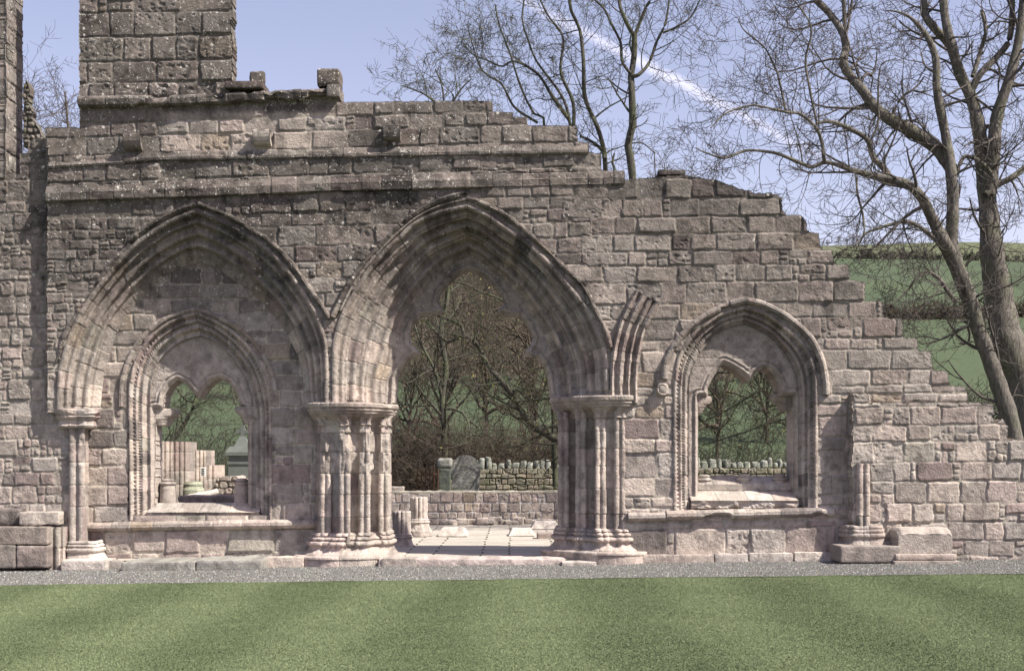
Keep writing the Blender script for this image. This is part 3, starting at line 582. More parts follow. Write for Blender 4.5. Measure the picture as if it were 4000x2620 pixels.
panel('tracery_head', rw, unp([(2655, 2000), (2655, 1500), (2690, 1380), (2770, 1280), (2908, 1235), (3050, 1290), (3120, 1380), (3160, 1500), (3160, 2000)], .20), [R_OPEN], .20, [], .6, 73, STONE, plain=True, proj=False, edge_mould=plate_mould(1535), jag=1, step=3.0)
HR = [(2586, 1480), (2594, 1409), (2635, 1332), (2700, 1262), (2765, 1220), (2830, 1188), (2917, 1163)]
HR2 = [(2917, 1163), (2988, 1180), (3076, 1226), (3165, 1303), (3211, 1385), (3232, 1462), (3238, 1540)]
HP = [(-.07, -.03), (-.065, .03), (-.05, .055), (-.02, .075), (.01, .07), (.03, .045), (.04, .03), (.045, -.03)]
sweep('hood_mould', rw, HR, [(a-.02, b) for a, b in HP], ('wall', 0), STONE, 74, smoothp=True, damage=.03, wear=.008); sweep('hood_mould', rw, HR2, [(a-.03, b) for a, b in HP], ('wall', 0), STONE, 75, smoothp=True, damage=.0, wear=.005)
rough_block('hood_stop', rw, P3(2588, 1520, -.03), (.092, .07, .095), STONE, 77, r=.066, amp=.006)
th = np.linspace(0, 3.0*pi, 50); sweep('hood_scroll', rw, [(2587+(26-22*t/th[-1])*sin(t+2.2), 1518-(26-22*t/th[-1])*cos(t+2.2)) for t in th], [(-.022, .0), (-.02, .085), (0, .11), (.02, .085), (.022, .0)], ('wall', 0), STONE, 76, smoothp=True, block=900, wear=.003, c0=np.array((.42, .36, .32)))
def jamb_cap(parent, pe, pt_, Y, seed, sg, H=.29, W=.20):
    """bracket capital: pe = jamb edge px, sg = +1 when it leans right out of a left jamb"""
    x, _, z = P3(pe, pt_, Y); prof = [(.0, -H), (.25, -H*.93), (.3, -H*.8), (.42, -H*.72), (.42, -H*.62), (.55, -H*.58), (.6, -H*.48), (.85, -H*.42), (.95, -H*.3), (1.0, -H*.27), (1.0, -H*.05), (.9, 0)]
    P = [(x-sg*.12, Y-.13), (x, Y-.13), (x, Y+.28)]; pl = plan_path([('L', x-sg*.2, Y-.10)]+[('L', x+sg*.0, Y-.10), ('L', x+sg*.02, Y-.08), ('L', x+sg*.02, Y+.3)])
    if sg < 0: pl = pl[::-1].copy()
    T = np.gradient(pl, axis=0); T /= np.linalg.norm(T, axis=1)[:, None]; k = 6
    Nn = np.stack([T[:, 1], -T[:, 0]], -1); Nn = np.stack([np.convolve(np.pad(Nn[:, j], k, mode='edge'), np.ones(2*k+1)/(2*k+1), 'valid') for j in (0, 1)], -1)
    pr = np.array(prof+[(-.6, 0)]); L = np.r_[0, np.cumsum(np.linalg.norm(np.diff(pr, axis=0), axis=1))]; s = np.linspace(0, L[-1], 60); off = np.interp(s, L, pr[:, 0])*W; zz = np.interp(s, L, pr[:, 1])+z
    X = pl[:, 0][:, None]+Nn[:, 0][:, None]*off; Yv = pl[:, 1][:, None]+Nn[:, 1][:, None]*np.minimum(off, .1)*.6; Z = zz[None]+0*X
    nz = fbm(X*9, Z*9, Yv*9+.3, seed, 3); X = X+Nn[:, 0][:, None]*.012*nz; rng = np.random.default_rng(seed); col = pick(rng, 0)*(1+.1*nz)[..., None]
    CC = shade(col, X/S+2000, 1800-(Z-1.6)/S); return link('capital', mesh_np('capital', np.stack([X, Yv, Z], -1).reshape(-1, 3), grid_faces(len(pl), 60, flip=False), CC.reshape(-1, 4)), STONE, parent)
def plan_path(items, step=.008):
    P = []
    for it in items:
        if it[0] == 'L': P.append((it[1], it[2]))
        else:
            _, cx, cy, r, a0, a1 = it
            for t in np.linspace(radians(a0), radians(a1), 12): P.append((cx+r*cos(t), cy+r*sin(t)))
    P = np.array(P); L = np.r_[0, np.cumsum(np.linalg.norm(np.diff(P, axis=0), axis=1))]; s = np.arange(0, L[-1], step); return np.stack([np.interp(s, L, P[:, k]) for k in (0, 1)], -1)
jamb_cap(rw, 2725, 1548, .42, 80, 1); jamb_cap(rw, 3072, 1536, .55, 82, -1)
def small_base(parent, px, py, Y, seed, r=.12, n=3):
    x, _, z = P3(px, py, Y); prof = [(r*.55, z+.075), (r*.62, z+.06), (r*.75, z+.055), (r*.8, z+.04), (r*.74, z+.025), (r*.7, z+.015), (r*.95, z+.008), (r*1.03, z-.01), (r*.98, z-.028), (r*.85, z-.035), (r*.95, z-.09), (r*.97, z-.38)]
    a = np.linspace(-.05, 2*pi-.05, 40); p = [(x-1e-3*cos(t), Y-1e-3*sin(t)) for t in a]
    return ring('column_base', parent, (x, Y), prof, seed)
def ring(name, parent, c, prof, seed, mat=None, lobes=0, lob=0.0, tone=1.0, wear=.004, shade_fn=None, c0=None, squash=1.0, ny=64):
    """turned or fluted solid of revolution; prof [(r, z)] top to bottom"""
    rng = np.random.default_rng(seed); pr = np.array(prof, float); L = np.r_[0, np.cumsum(np.linalg.norm(np.diff(pr, axis=0), axis=1))]; k = max(len(pr), int(L[-1]/.012)); s = np.unique(np.r_[np.linspace(0, L[-1], k), L]); pr = np.stack([np.interp(s, L, pr[:, j]) for j in (0, 1)], -1)
    a = np.linspace(0, 2*pi, ny+1)[:-1]; Rr = pr[:, 0][:, None]*np.ones((1, ny)); 
    if lobes: lb = np.abs(np.sin(a*lobes/2))**.6; Rr = Rr*(1-(lob if np.isscalar(lob) else np.interp(s, L, lob))*(1-lb)[None]) if np.isscalar(lob) else Rr*(1-np.interp(s, L, lob)[:, None]*(1-lb)[None])
    X = c[0]+Rr*np.cos(a)[None]; Yv = c[1]+squash*Rr*np.sin(a)[None]; Z = pr[:, 1][:, None]+0*X
    nz = fbm(X*11, Z*11, Yv*11+.3, seed, 3); X = X+np.cos(a)[None]*wear*nz; Yv = Yv+np.sin(a)[None]*wear*nz
    V = np.stack([X, Yv, Z], -1).reshape(-1, 3); i = np.arange(len(V)).reshape(len(pr), ny); j = np.roll(i, -1, 1); F = np.stack([i[:-1], i[1:], j[1:], j[:-1]], -1).reshape(-1, 4)
    cl = (c0 if c0 is not None else pick(rng, 0))*(1+.13*nz)[..., None]*tone; CC = (shade_fn or shade)(cl, X/S+2000, 1800-(Z-1.6)/S).reshape(-1, 4)
    ct = np.array([[c[0], c[1], pr[0, 1]]]); V = np.vstack([V, ct]); CC = np.vstack([CC, CC[:1]]); T = np.stack([i[0], j[0], np.full(ny, len(V)-1)], -1)
    return link(name, mesh_mixed(name, V, F[:, ::-1], T, CC), mat or STONE, parent)
# window sills: a sloped weathering with a broken nose
def sill(parent, x0, x1, ytop, ybot, Yb, Yf, seed, n=4, brk=.05):
    rng = np.random.default_rng(seed); root = None; fb = (D+Yb)/D; ff = (D+Yf)/D
    cuts = np.r_[0, np.sort(rng.uniform(.15, .85, n-1)), 1] if n > 1 else np.array([0, 1]); cuts = np.linspace(0, 1, n+1)+np.r_[0, rng.uniform(-.04, .04, n-1), 0]
    nx = 260; u = np.linspace(0, 1, nx); prof = [(Yb+.25, ytop-3), (Yb, ytop)]
    zb = 1.6+(1800-ytop)*S*fb; zf = 1.6+(1800-(ytop+(ybot-ytop)*.55))*S*ff; z0 = 1.6+(1800-ybot)*S*ff
    pts = [(Yb+.3, zb)]+[(Yb+(Yf-Yb)*t, zb+(zf-zb)*t) for t in np.linspace(0, 1, 16)]+[(Yf+.0, zf-(zf-z0)*t) for t in np.linspace(.1, 1, 10)]+[(Yf+.12, z0-.02)]
    P = np.array(pts); xw0, xw1 = (x0-2000)*S*ff, (x1-2000)*S*ff; X = (xw0+(xw1-xw0)*u)[:, None]+0*P[None, :, 0]; Yv = P[None, :, 0]+0*X; Z = P[None, :, 1]+0*X
    nz = fbm(X*9, Z*9, Yv*9+.3, seed, 3); bi = np.searchsorted(cuts, u, side='right').clip(1, n)-1; ds = np.min(np.abs(u[:, None]-cuts[None]), 1)*(xw1-xw0)/S; G = np.exp(-(ds/2.2)**2)
    cs = np.array([pick(rng, .1) for _ in range(n)])*1.05; wz = np.zeros(len(P)); wz[17:] = 1; wz[-1] = .3
    rag = fbm(X*6, Z*12, 0*X+seed+.3, seed+2, 3)
    Yv = Yv+wz[None]*(brk*(.6+rag*1.2))*(np.linspace(0, 1, len(P))[None]); Z = Z+.006*nz-.01*G[:, None]
    col = cs[bi][:, None]*(1+.1*nz)[..., None]; col = col+(MORT-col)*(.8*G)[:, None, None]
    CC = shade(col, X/S+2000, 1800-(Z-1.6)/S); V = np.stack([X, Yv, Z], -1).reshape(-1, 3)
    return link('sill', mesh_np('sill', V, grid_faces(nx, len(P), flip=False), CC.reshape(-1, 4)), STONE, parent)
rs = sill(rw, 2700, 3120, 1917, 1985, .42, .02, 85, n=4, brk=.07)
rs2 = sill(rw, 2700, 3150, 1858, 1915, .80, .48, 86, n=5, brk=.0)
for i, px in enumerate((2750, 2905, 3046)): small_base(rw, px, 1868+2*(i == 0), .62, 88+i)
# ---- left bay window
jo = [(505, 2034), (503, 1800), (501, 1680)]+W_OUT+[(1060, 1680), (1061, 1800), (1062, 2030)]
ji = [(588, 2000), (587, 1800), (586, 1680)]+W_IN+[(1002, 1680), (1004, 1800), (1005, 1990)]
FE_X = [(.03, .028, 1), (.09, .022, -1), (.135, .018, 1), (.185, .02, -1), (.24, .026, 1), (.31, .03, -1), (.38, .03, 1), (.45, .03, -1)]
lw = sweep_between('window', wall, jo, ji, .49, .66, FE_X, STONE, 101, ns=64, nt_=1000, block=60, beads=((.19, .024, 11), (.10, .018, 16)), wear=.007, apex=(9, 8), orders=2)
L_OPEN = unp([(635, 1990), (635, 1600)], 1.2)+unp([(656, 1596), (664, 1545), (686, 1508), (715, 1489), (748, 1506), (772, 1535), (794, 1557), (822, 1516), (846, 1492), (878, 1484), (912, 1503), (940, 1540), (953, 1590)], 1.05)+unp([(974, 1600), (974, 1990)], .85)
panel('tracery_head', lw, unp([(560, 2010), (560, 1500), (600, 1380), (690, 1300), (785, 1275), (880, 1310), (970, 1400), (1022, 1500), (1022, 2010)], .70), [L_OPEN], .70, [], .45, 103, STONE, plain=True, proj=False, edge_mould=plate_mould(1585), jag=1, step=3.0)
HL = [(470, 1588), (475, 1490), (503, 1403), (548, 1326), (617, 1262), (688, 1226), (766, 1206)]
HL2 = [(766, 1206), (841, 1233), (941, 1288), (1011, 1358), (1059, 1448), (1080, 1545)]
HP2 = [(-.05, -.03), (-.045, .02), (-.02, .04), (.01, .04), (.03, .02), (.035, -.03)]
sweep('hood_mould', lw, unp(HL, .5), HP2, ('wall', .5), STONE, 105, smoothp=True, wear=.005); sweep('hood_mould', lw, unp(HL2, .5), HP2, ('wall', .5), STONE, 106, smoothp=True, wear=.005)
jamb_cap(lw, 634, 1596, .95, 110, 1); jamb_cap(lw, 972, 1588, .82, 112, -1)
sill(lw, 570, 1012, 1964, 2030, .9, .52, 115, n=4, brk=.09)
for i, px in enumerate((655, 945)): small_base(lw, px, 1885, 1.02, 118+i, r=.13)
# sill rolls
ROLL = [(-.07, -.04), (-.075, .02), (-.06, .065), (-.02, .095), (.03, .09), (.065, .05), (.075, -.04)]
sweep('sill_moulding', wall, unp([(338, 2058), (640, 2053), (900, 2049), (1262, 2044)], .42), ROLL, ('wall', .5), STONE, 120, block=108, wear=.005, damage=.0)
sweep('sill_moulding', wall, [(2452, 2018), (2600, 2016)], ROLL, ('wall', 0), STONE, 121, block=300, damage=.03)
sweep('sill_moulding', wall, [(2601, 2012), (2800, 2008), (3000, 2004), (3255, 1998)], ROLL, ('wall', 0), STONE, 122, block=130, damage=.06, wear=.01)
# ---- clustered piers: the plan is swept upwards course by course
def plan_path(items, step=.008):
    P = []
    for it in items:
        if it[0] == 'L': P.append((it[1], it[2]))
        else:
            _, cx, cy, r, a0, a1 = it
            for t in np.linspace(radians(a0), radians(a1), 12): P.append((cx+r*cos(t), cy+r*sin(t)))
    P = np.array(P); L = np.r_[0, np.cumsum(np.linalg.norm(np.diff(P, axis=0), axis=1))]; s = np.arange(0, L[-1], step); return np.stack([np.interp(s, L, P[:, k]) for k in (0, 1)], -1)
def pier_body(name, parent, plan, z0, z1, cuts, seed, wear_top=.02, tone=1.0, broken=None):
    rng = np.random.default_rng(seed); n = len(plan); zs = np.arange(z0, z1, .011); T = np.gradient(plan, axis=0); T /= np.linalg.norm(T, axis=1)[:, None]; Nn = np.stack([T[:, 1], -T[:, 0]], -1)
    sm = np.stack([np.convolve(np.pad(plan[:, k], 14, mode='edge'), np.ones(29)/29, 'valid') for k in (0, 1)], -1)   # worn outline, arrises lost
    X = plan[:, 0][:, None]+0*zs[None]; Yv = plan[:, 1][:, None]+0*zs[None]; Zv = zs[None]+0*X
    al = np.arange(n)*.008
    nb = fbm(al[:, None]*3.2, Zv*3.0, 0., seed, 3); er = sstep(.05, .3, nb)*sstep(z0+.55, z0+1.0, Zv)*wear_top
    X = X+(sm[:, 0][:, None]-X)*er; Yv = Yv+(sm[:, 1][:, None]-Yv)*er
    if broken:                                             # above this height the shafts are broken away to rough block faces
        kn = np.r_[np.arange(0, n-1, 16), n-1]; cz = np.searchsorted(np.array(cuts)[::-1] if cuts[0] > cuts[-1] else np.array(cuts), zs)
        for q in np.unique(cz):
            zm = cz == q; j = rng.normal(0, .022, (2, len(kn))); bx = np.interp(np.arange(n), kn, sm[kn, 0]+j[0]); by = np.interp(np.arange(n), kn, sm[kn, 1]+j[1]*.6-.012)
            w = (sstep(broken-.05, broken+.05, Zv)*sstep(-.25, .0, nb+.12))[:, zm]*.92; X[:, zm] += (bx[:, None]-X[:, zm])*w; Yv[:, zm] += (by[:, None]-Yv[:, zm])*w
    nz = fbm(al[:, None]*12, Zv*12, 0., seed+1, 3); cuts = np.array(cuts); bi = np.searchsorted(cuts, zs); ds = np.min(np.abs(zs[:, None]-cuts[None]), 1)/S; G = np.exp(-(ds/2.2)**2)
    fo = rng.normal(0, .0025, (len(cuts)+2,)); W = .005*nz-.009*G[None]+fo[bi][None]-.02*er*sstep(0, .5, nb)
    X = X+Nn[:, 0][:, None]*W; Yv = Yv+Nn[:, 1][:, None]*W
    seg = (al/.32).astype(int); cs = np.array([[pick(rng, .12) for _ in range(len(cuts)+2)] for _ in range(seg.max()+1)]); base = cs[seg][:, bi]
    col = (base+(MORT-base)*(.8*G)[None, :, None])*(1+.1*nz+.06*nb)[..., None]*tone
    CC = shade(col, X/S+2000, 1800-(Zv-1.6)/S); V = np.stack([X, Yv, Zv], -1).reshape(-1, 3)
    return link(name, mesh_np(name, V, grid_faces(n, len(zs), flip=True), CC.reshape(-1, 4)), STONE, parent)
def loft(name, parent, plan, prof, seed, lob=None, tone=1.05, wear=.005, cutn=5, top=True, damage=0.0, slope=0.0, sim=None):
    """rings of a base or capital round a plan; prof [(offset outwards, z)]; lob = share of the full plan's ins and outs kept at each ring"""
    rng = np.random.default_rng(seed); k0 = 45
    sm = np.stack([np.convolve(np.pad(plan[:, k], k0, mode='edge'), np.ones(2*k0+1)/(2*k0+1), 'valid') for k in (0, 1)], -1)
    if sim is not None:
        u = np.linspace(0, 1, len(plan)); v = np.linspace(0, 1, len(sim)); q = np.stack([np.interp(u, v, sim[:, k]) for k in (0, 1)], -1); k1 = 12; sm = np.stack([np.convolve(np.pad(q[:, k], k1, mode='edge'), np.ones(2*k1+1)/(2*k1+1), 'valid') for k in (0, 1)], -1)
    T = np.gradient(sm, axis=0); T /= np.linalg.norm(T, axis=1)[:, None]; Nn = np.stack([T[:, 1], -T[:, 0]], -1)
    pr = np.array(prof, float); lb = np.array(lob if lob is not None else [.5]*len(pr)); L = np.r_[0, np.cumsum(np.linalg.norm(np.diff(pr, axis=0), axis=1))]; s = np.unique(np.r_[np.arange(0, L[-1], .010), L]); lb = np.interp(s, L, lb); pr = np.stack([np.interp(s, L, pr[:, j]) for j in (0, 1)], -1)
    n = len(plan); X = sm[:, 0][:, None]*(1-lb)+plan[:, 0][:, None]*lb+Nn[:, 0][:, None]*pr[None, :, 0]; Yv = sm[:, 1][:, None]*(1-lb)+plan[:, 1][:, None]*lb+Nn[:, 1][:, None]*pr[None, :, 0]; Z = pr[None, :, 1]+0*X+slope*X
    nz = fbm(X*10, Z*10, Yv*10+.3, seed, 3); nb = fbm(X*3, Z*5, Yv*3+.3, seed+3, 2); W = wear*nz-damage*sstep(.1, .5, nb)
    al = np.arange(n)*.008; cuts = np.sort(rng.uniform(0, al[-1], cutn)); bi = np.searchsorted(cuts, al); G = np.exp(-(np.min(np.abs(al[:, None]-cuts[None]), 1)/S/2.2)**2); W = W-.008*G[:, None]
    X = X+Nn[:, 0][:, None]*W; Yv = Yv+Nn[:, 1][:, None]*W; Z = Z+.5*W
    cs = np.array([pick(rng, .08) for _ in range(cutn+1)]); base = cs[bi][:, None]; col = (base+(MORT-base)*(.7*G)[:, None, None])*(1+.12*nz+.05*nb)[..., None]*tone
    CC = shade(col, X/S+2000, 1800-(Z-1.6)/S); V = np.stack([X, Yv, Z], -1).reshape(-1, 3)
    return link(name, mesh_np(name, V, grid_faces(n, len(pr), flip=False), CC.reshape(-1, 4)), STONE, parent)
def pairsh(x, y, r, ang=0, w=None):
    """two roll shafts side by side facing angle; for the sweep from left to right"""
    d = r*1.15; ux, uy = cos(radians(ang)), sin(radians(ang))
    return [('A', x-ux*d, y-uy*d, r, 180+ang+20, 360+ang-20), ('A', x+ux*d, y+uy*d, r, 180+ang+20, 360+ang-20)]
def wxp(px, Y): return (px-2000)*S*(D+Y)/D
# middle pier: from the left bay's recess round to the doorway jamb
def simple(pts): return plan_path([('L', wxp(p, Y), Y) for p, Y in pts])
mp1 = plan_path([('L', wxp(1232, .55), .55), ('L', wxp(1246, .35), .34)]+pairsh(wxp(1272, .2), .20, .044)+[('L', wxp(1293, .24), .24), ('L', wxp(1322, .18), .18)]+pairsh(wxp(1346, .09), .09, .043)
                +[('L', wxp(1364, .12), .14), ('L', wxp(1368, .3), .34), ('L', wxp(1400, .36), .36)]+pairsh(wxp(1424, .28), .28, .044)+[('L', wxp(1443, .3), .32), ('L', wxp(1446, .58), .62), ('L', wxp(1478, .62), .64)]+pairsh(wxp(1499, .56), .56, .043, 12)+[('L', wxp(1515, .62), .64), ('L', wxp(1520, .8), .85), ('L', wxp(1528, 1.2), 1.25)])
P1 = 1.6+(1800-1655)*S; zc1 = [1.6+(1800-v)*S for v in (2023, 1932, 1850, 1765, 1690)]
pier1 = pier_body('pier', wall, mp1, .30, P1+.1, sorted(zc1), 131, wear_top=.35, broken=1.6+(1800-1850)*S)
pb = [(.0, .47), (.04, .46), (.055, .44), (.06, .425), (.035, .41), (.06, .40), (.09, .385), (.095, .36), (.06, .345), (.085, .335), (.125, .32), (.135, .295), (.125, .27), (.08, .255), (.09, .21), (.13, .165), (.175, .135), (.18, .12), (.30, .115), (.32, .10), (.325, .075), (.31, .05), (.31, -.10)]
lbs = [.95, .9, .85, .85, .7, .7, .65, .6, .55, .5, .5, .5, .5, .5, .4, .15, .05, 0, 0, 0, 0, 0, 0]
B1 = simple([(1226, .5), (1236, .22), (1300, .12), (1400, .20), (1462, .40), (1500, .60), (1512, .9)])
loft('pier_base', pier1, mp1, pb, 133, lob=lbs, slope=.0, tone=1.1, sim=B1)
pc = [(.0, P1-.02), (.03, P1-.01), (.035, P1+.0), (.015, P1+.015), (.02, P1+.06), (.05, P1+.11), (.08, P1+.135), (.075, P1+.15), (.10, P1+.16), (.11, P1+.175), (.10, P1+.19), (.12, P1+.205), (.13, P1+.225), (.12, P1+.24), (.13, P1+.25), (.15, P1+.27), (.155, P1+.315), (.14, P1+.335), (-.2, P1+.335)]
lbc = [.95, .95, .9, .9, .8, .6, .4, .35, .25, .2, .15, .1, .05, .05, .0, 0, 0, 0, 0]
C1 = simple([(1228, .5), (1232, .20), (1262, .08), (1340, .02), (1420, .18), (1500, .52), (1516, .8), (1524, 1.2)])
loft('capital', pier1, mp1, pc[::-1], 135, lob=lbc[::-1], damage=.03, wear=.009, tone=.97, sim=C1)
# right pier
mp2 = plan_path([('L', wxp(2180, .7)+.03, 1.25), ('L', wxp(2180, .7), .8), ('L', wxp(2186, .6), .64)]+pairsh(wxp(2203, .56), .56, .043, -14)+[('L', wxp(2219, .6), .62), ('L', wxp(2250, .6), .62), ('L', wxp(2252, .3), .36)]+pairsh(wxp(2270, .28), .28, .043)+[('L', wxp(2290, .3), .33), ('L', wxp(2322, .3), .33), ('L', wxp(2324, .1), .12)]
                +pairsh(wxp(2345, .06), .06, .045)+[('L', wxp(2366, .1), .10), ('L', wxp(2396, .1), .10)]+pairsh(wxp(2421, .02), .03, .043)+[('L', wxp(2440, 0), .04), ('L', wxp(2442, .1), .12)])
P2 = 1.6+(1800-1628)*S; sl = .012
zc2 = [1.6+(1800-v)*S for v in (2008, 1908, 1820, 1752, 1683)]
pier2 = pier_body('pier', wall, mp2, .36, P2+.1, zc2, 141, wear_top=.3)
B2 = simple([(2186, .9), (2190, .64), (2240, .45), (2300, .22), (2350, .06), (2420, .02), (2446, .06), (2452, .14)])
C2 = simple([(2182, 1.2), (2186, .7), (2230, .45), (2290, .2), (2340, .05), (2430, .0), (2448, .02), (2452, .14)])
loft('pier_base', pier2, mp2, [(a, b+.075) for a, b in pb], 143, lob=lbs, tone=1.05, sim=B2)
loft('capital', pier2, mp2, [(a, b+P2-P1) for a, b in pc][::-1], 145, lob=lbc[::-1], wear=.005, tone=.97, sim=C2)
# left respond: a corbelled capital on a slim pair of shafts
rp = plan_path([('L', wxp(204, 0), .30), ('L', wxp(212, 0), .06), ('L', wxp(240, 0), .0), ('L', wxp(330, 0), .0), ('L', wxp(372, .1), .08), ('L', wxp(378, .3), .45)])
P0 = 1.6+(1800-1668)*S
resp = loft('respond_capital', wall, rp, [(-.12, P0-.02), (-.03, P0+.0), (-.015, P0+.03), (-.04, P0+.05), (-.05, P0+.11), (.0, P0+.15), (.015, P0+.17), (-.005, P0+.19), (.02, P0+.205), (.05, P0+.24), (.055, P0+.285), (.03, P0+.30), (-.3, P0+.30)][::-1], 151, lob=[.9]*13, damage=.05, wear=.014)
rsf = plan_path([('L', wxp(278, .3), .46), ('L', wxp(284, .2), .22)]+pairsh(wxp(302, .14), .14, .062)+[('L', wxp(322, .2), .24), ('L', wxp(330, .3), .52)])
rsh = pier_body('respond_shaft', wall, rsf, .30, P0+.05, [1.6+(1800-v)*S for v in (1980, 1895, 1805, 1730)], 153, wear_top=.6)
rb = plan_path([('L', wxp(244, .2), .42), ('L', wxp(252, 0), .14), ('L', wxp(270, 0), .06), ('L', wxp(340, 0), .06), ('L', wxp(366, 0), .12), ('L', wxp(376, .2), .46)])
loft('respond_base', rsh, rb, [(a*.6, b*.85-.05) for a, b in pb], 155, lob=[.9]*len(pb), damage=.03, wear=.012, tone=1.25)

# ------------------------------------------------------------ neighbouring masonry, each a thing
side = thing('side_wall', 'recessed rubble wall at the far left, behind the corner of the arched wall', 'wall')
QUOIN.clear()
lz = [-20]; r_ = random.Random(5)
ys = 500
sl_ = [500]
while sl_[-1] < 2260: sl_.append(sl_[-1]+r_.choice([44, 52, 60, 72, 84]))
panel('masonry', side, [(-60, 676), (78, 676), (78, 600), (108, 596), (110, 560), (135, 541), (200, 541), (200, 700), (200, 1606), (292, 1612), (292, 2260), (-60, 2260)], [], .15, [(-80, 400, sl_, 74, .38, .01, 100)], .8, 201, STONE, mortar=(.36, .33, .28))
low = thing('low_wall', 'lower projecting rubble wall with a flat ledge at the right edge', 'wall')
sl_ = [1573, 1590, 1660, 1723, 1804, 1879, 1966, 2040, 2110, 2172, 2240]
LWP = [(3330, 1536), (3395, 1537), (3397, 1574), (3560, 1572), (3700, 1568), (3880, 1576), (3884, 1640), (3920, 1642), (3938, 1665), (3945, 1716), (4060, 1716), (4060, 2240), (3330, 2240)]
QUOIN.add(3330)
panel('masonry', low, LWP, [], -.22, [(3330, 3400, [1536, 1574], 80, 0, 0, 3300), (3330, 4080, sl_, 98, .24, .008, 3600)], .9, 203, STONE)
QUOIN.clear()
# corner shafts and their base
cs = plan_path([('L', wxp(3340, -.22), -.10)]+pairsh(wxp(3373, -.26), -.25, .045)+[('L', wxp(3400, -.22), -.16)])
sh = pier_body('corner_shaft', low, cs, .55, 1.6+(1800-1808)*S, [.75, 1.1, 1.42], 205, wear_top=0)
cb = plan_path([('L', wxp(3300, -.22), -.02), ('L', wxp(3306, -.22), -.26), ('L', wxp(3335, -.3), -.36), ('L', wxp(3420, -.3), -.38), ('L', wxp(3446, -.3), -.3), ('L', wxp(3456, -.3), -.12)])
loft('shaft_base', low, cb, [(a*.5, b*.9+.19) for a, b in pb], 207, lob=[.9]*len(pb), wear=.010, damage=.03)
x, y, z = P3(3378, 2150, -.6); rough_block('plinth_step', low, (x+.06, -.36, z-.05), (.46, .36, .13), STONE, 208, r=.03, amp=.006)
blk = thing('plinth_block', 'dressed chamfered plinth block standing on a stepped slab at the foot of the low wall', 'stone block', P3(3600, 2175, -.5))
x = wxp(3602, -.5); zc = 1.6+(1800-2112)*S*.965
def chamf(p): return np.minimum(p[:, 2], .195-np.maximum(0, -p[:, 1]-.12)*.9-np.maximum(0, np.abs(p[:, 0])-.36)*1.0)
rough_block('block', blk, (x, -.44, zc), (.41, .22, .20), STONE, 210, r=.008, amp=.003, top_cut=chamf, tone=1.05)
rough_block('block', blk, (x-.02, -.46, zc-.245), (.46, .30, .05), STONE, 211, r=.025, amp=.003, tone=1.1)
rough_block('block', blk, (x-.02, -.48, zc-.36), (.50, .36, .065), STONE, 212, r=.012, amp=.004, tone=1.1)
# tower stub on top of the wall and the tall pier at the far left
tow = thing('tower_stub', 'tall lichen covered ashlar pier rising above the left end of the arched wall', 'tower')
tl = [-420, -320, -225, -130, -45, 44, 138, 235, 318, 376, 430]
QUOIN.add(310)
panel('masonry', tow, [(310, 400), (310, -400), (905, -400), (905, 300), (898, 330), (898, 400)], [], -.02, [(310, 915, tl, 118, .10, .02, 700)], .32, 221, STONE, relief=.035, rough=1.3, gap=(1.5, 3.2), jag=6)
QUOIN.clear()
pil = thing('corner_pier', 'slender grey stone pier cut off by the left edge of the picture', 'pier')
panel('masonry', pil, [(-90, -400), (24, -400), (22, 300), (20, 674), (-90, 674)], [], .16, [(-90, 24, list(range(-420, 700, 72)), 70, 0, -.03, 0)], .7, 223, STONE, tone=1.1)
sd = panel('masonry', pil, [(1996, -1300), (2165, -1300), (2165, 690), (1996, 690)], [], 0, [(1996, 2170, list(range(-1310, 720, 70)), 84, .1, 0, 2000)], .3, 224, STONE, tone=1.15, proj=False)
from mathutils import Matrix
sd.data.transform(Matrix.Translation((wxp(24, .16)+.004, .16, 0)) @ Matrix.Rotation(pi/2, 4, 'Z'))
frag = thing('rubble_core', 'ragged mossy fragment of rubble core beside the far left pier', 'ruin')
rr = random.Random(3)
P = [(88, 575), (88, 330), (98, 318), (110, 345), (106, 398), (118, 430), (126, 470), (150, 500), (156, 545), (132, 575)]
panel('rubble', frag, P, [], 1.6, [(60, 170, list(range(300, 600, 22)), 30, .2, .0, 0)], .25, 225, DRY, jag=9, relief=.05, rough=2)
def loose(name, label, cat, c, h, seed, par=None, group=None, **k):
    o = rough_block(name, par, c, h, k.pop('mat', STONE), seed, **k); 
    if par is None: props(o, label, cat, group)
    return o
x, _, z = P3(1290, 318, .2); loose('loose_block', 'squarish weathered block perched at the right end of the cornice', 'stone block', (x, .15, z), (.18, .2, .135), 231, r=.04, amp=.02)
x, _, z = P3(1312, 376, .2); rough_block('cornice_end', wall, (x, .12, z), (.10, .25, .10), STONE, 236, r=.02, amp=.015)
x, _, z = P3(1012, 328, .2); loose('loose_block', 'small broken block on the slab beside the tower foot', 'stone block', (x, .05, z), (.12, .18, .105), 232, r=.04, amp=.025, rot=.2)
x, _, z = P3(970, 350, .2); loose('loose_slab', 'long flat slab lying on the wall beside the tower foot', 'stone slab', (x, .15, z-.02), (.30, .3, .055), 233, r=.02, amp=.012)
x, _, z = P3(2618, 686, .3); loose('loose_slab', 'thin dark slab lying on top of the stepped right part of the wall', 'stone slab', (x, .3, z), (.21, .25, .04), 234, r=.015, amp=.015, tone=.8)
x, _, z = P3(2030, 486, .4); loose('loose_slab', 'low broken stone on the wall top left of the slender trees', 'stone slab', (x, .4, z), (.12, .25, .06), 235, r=.02, amp=.03)
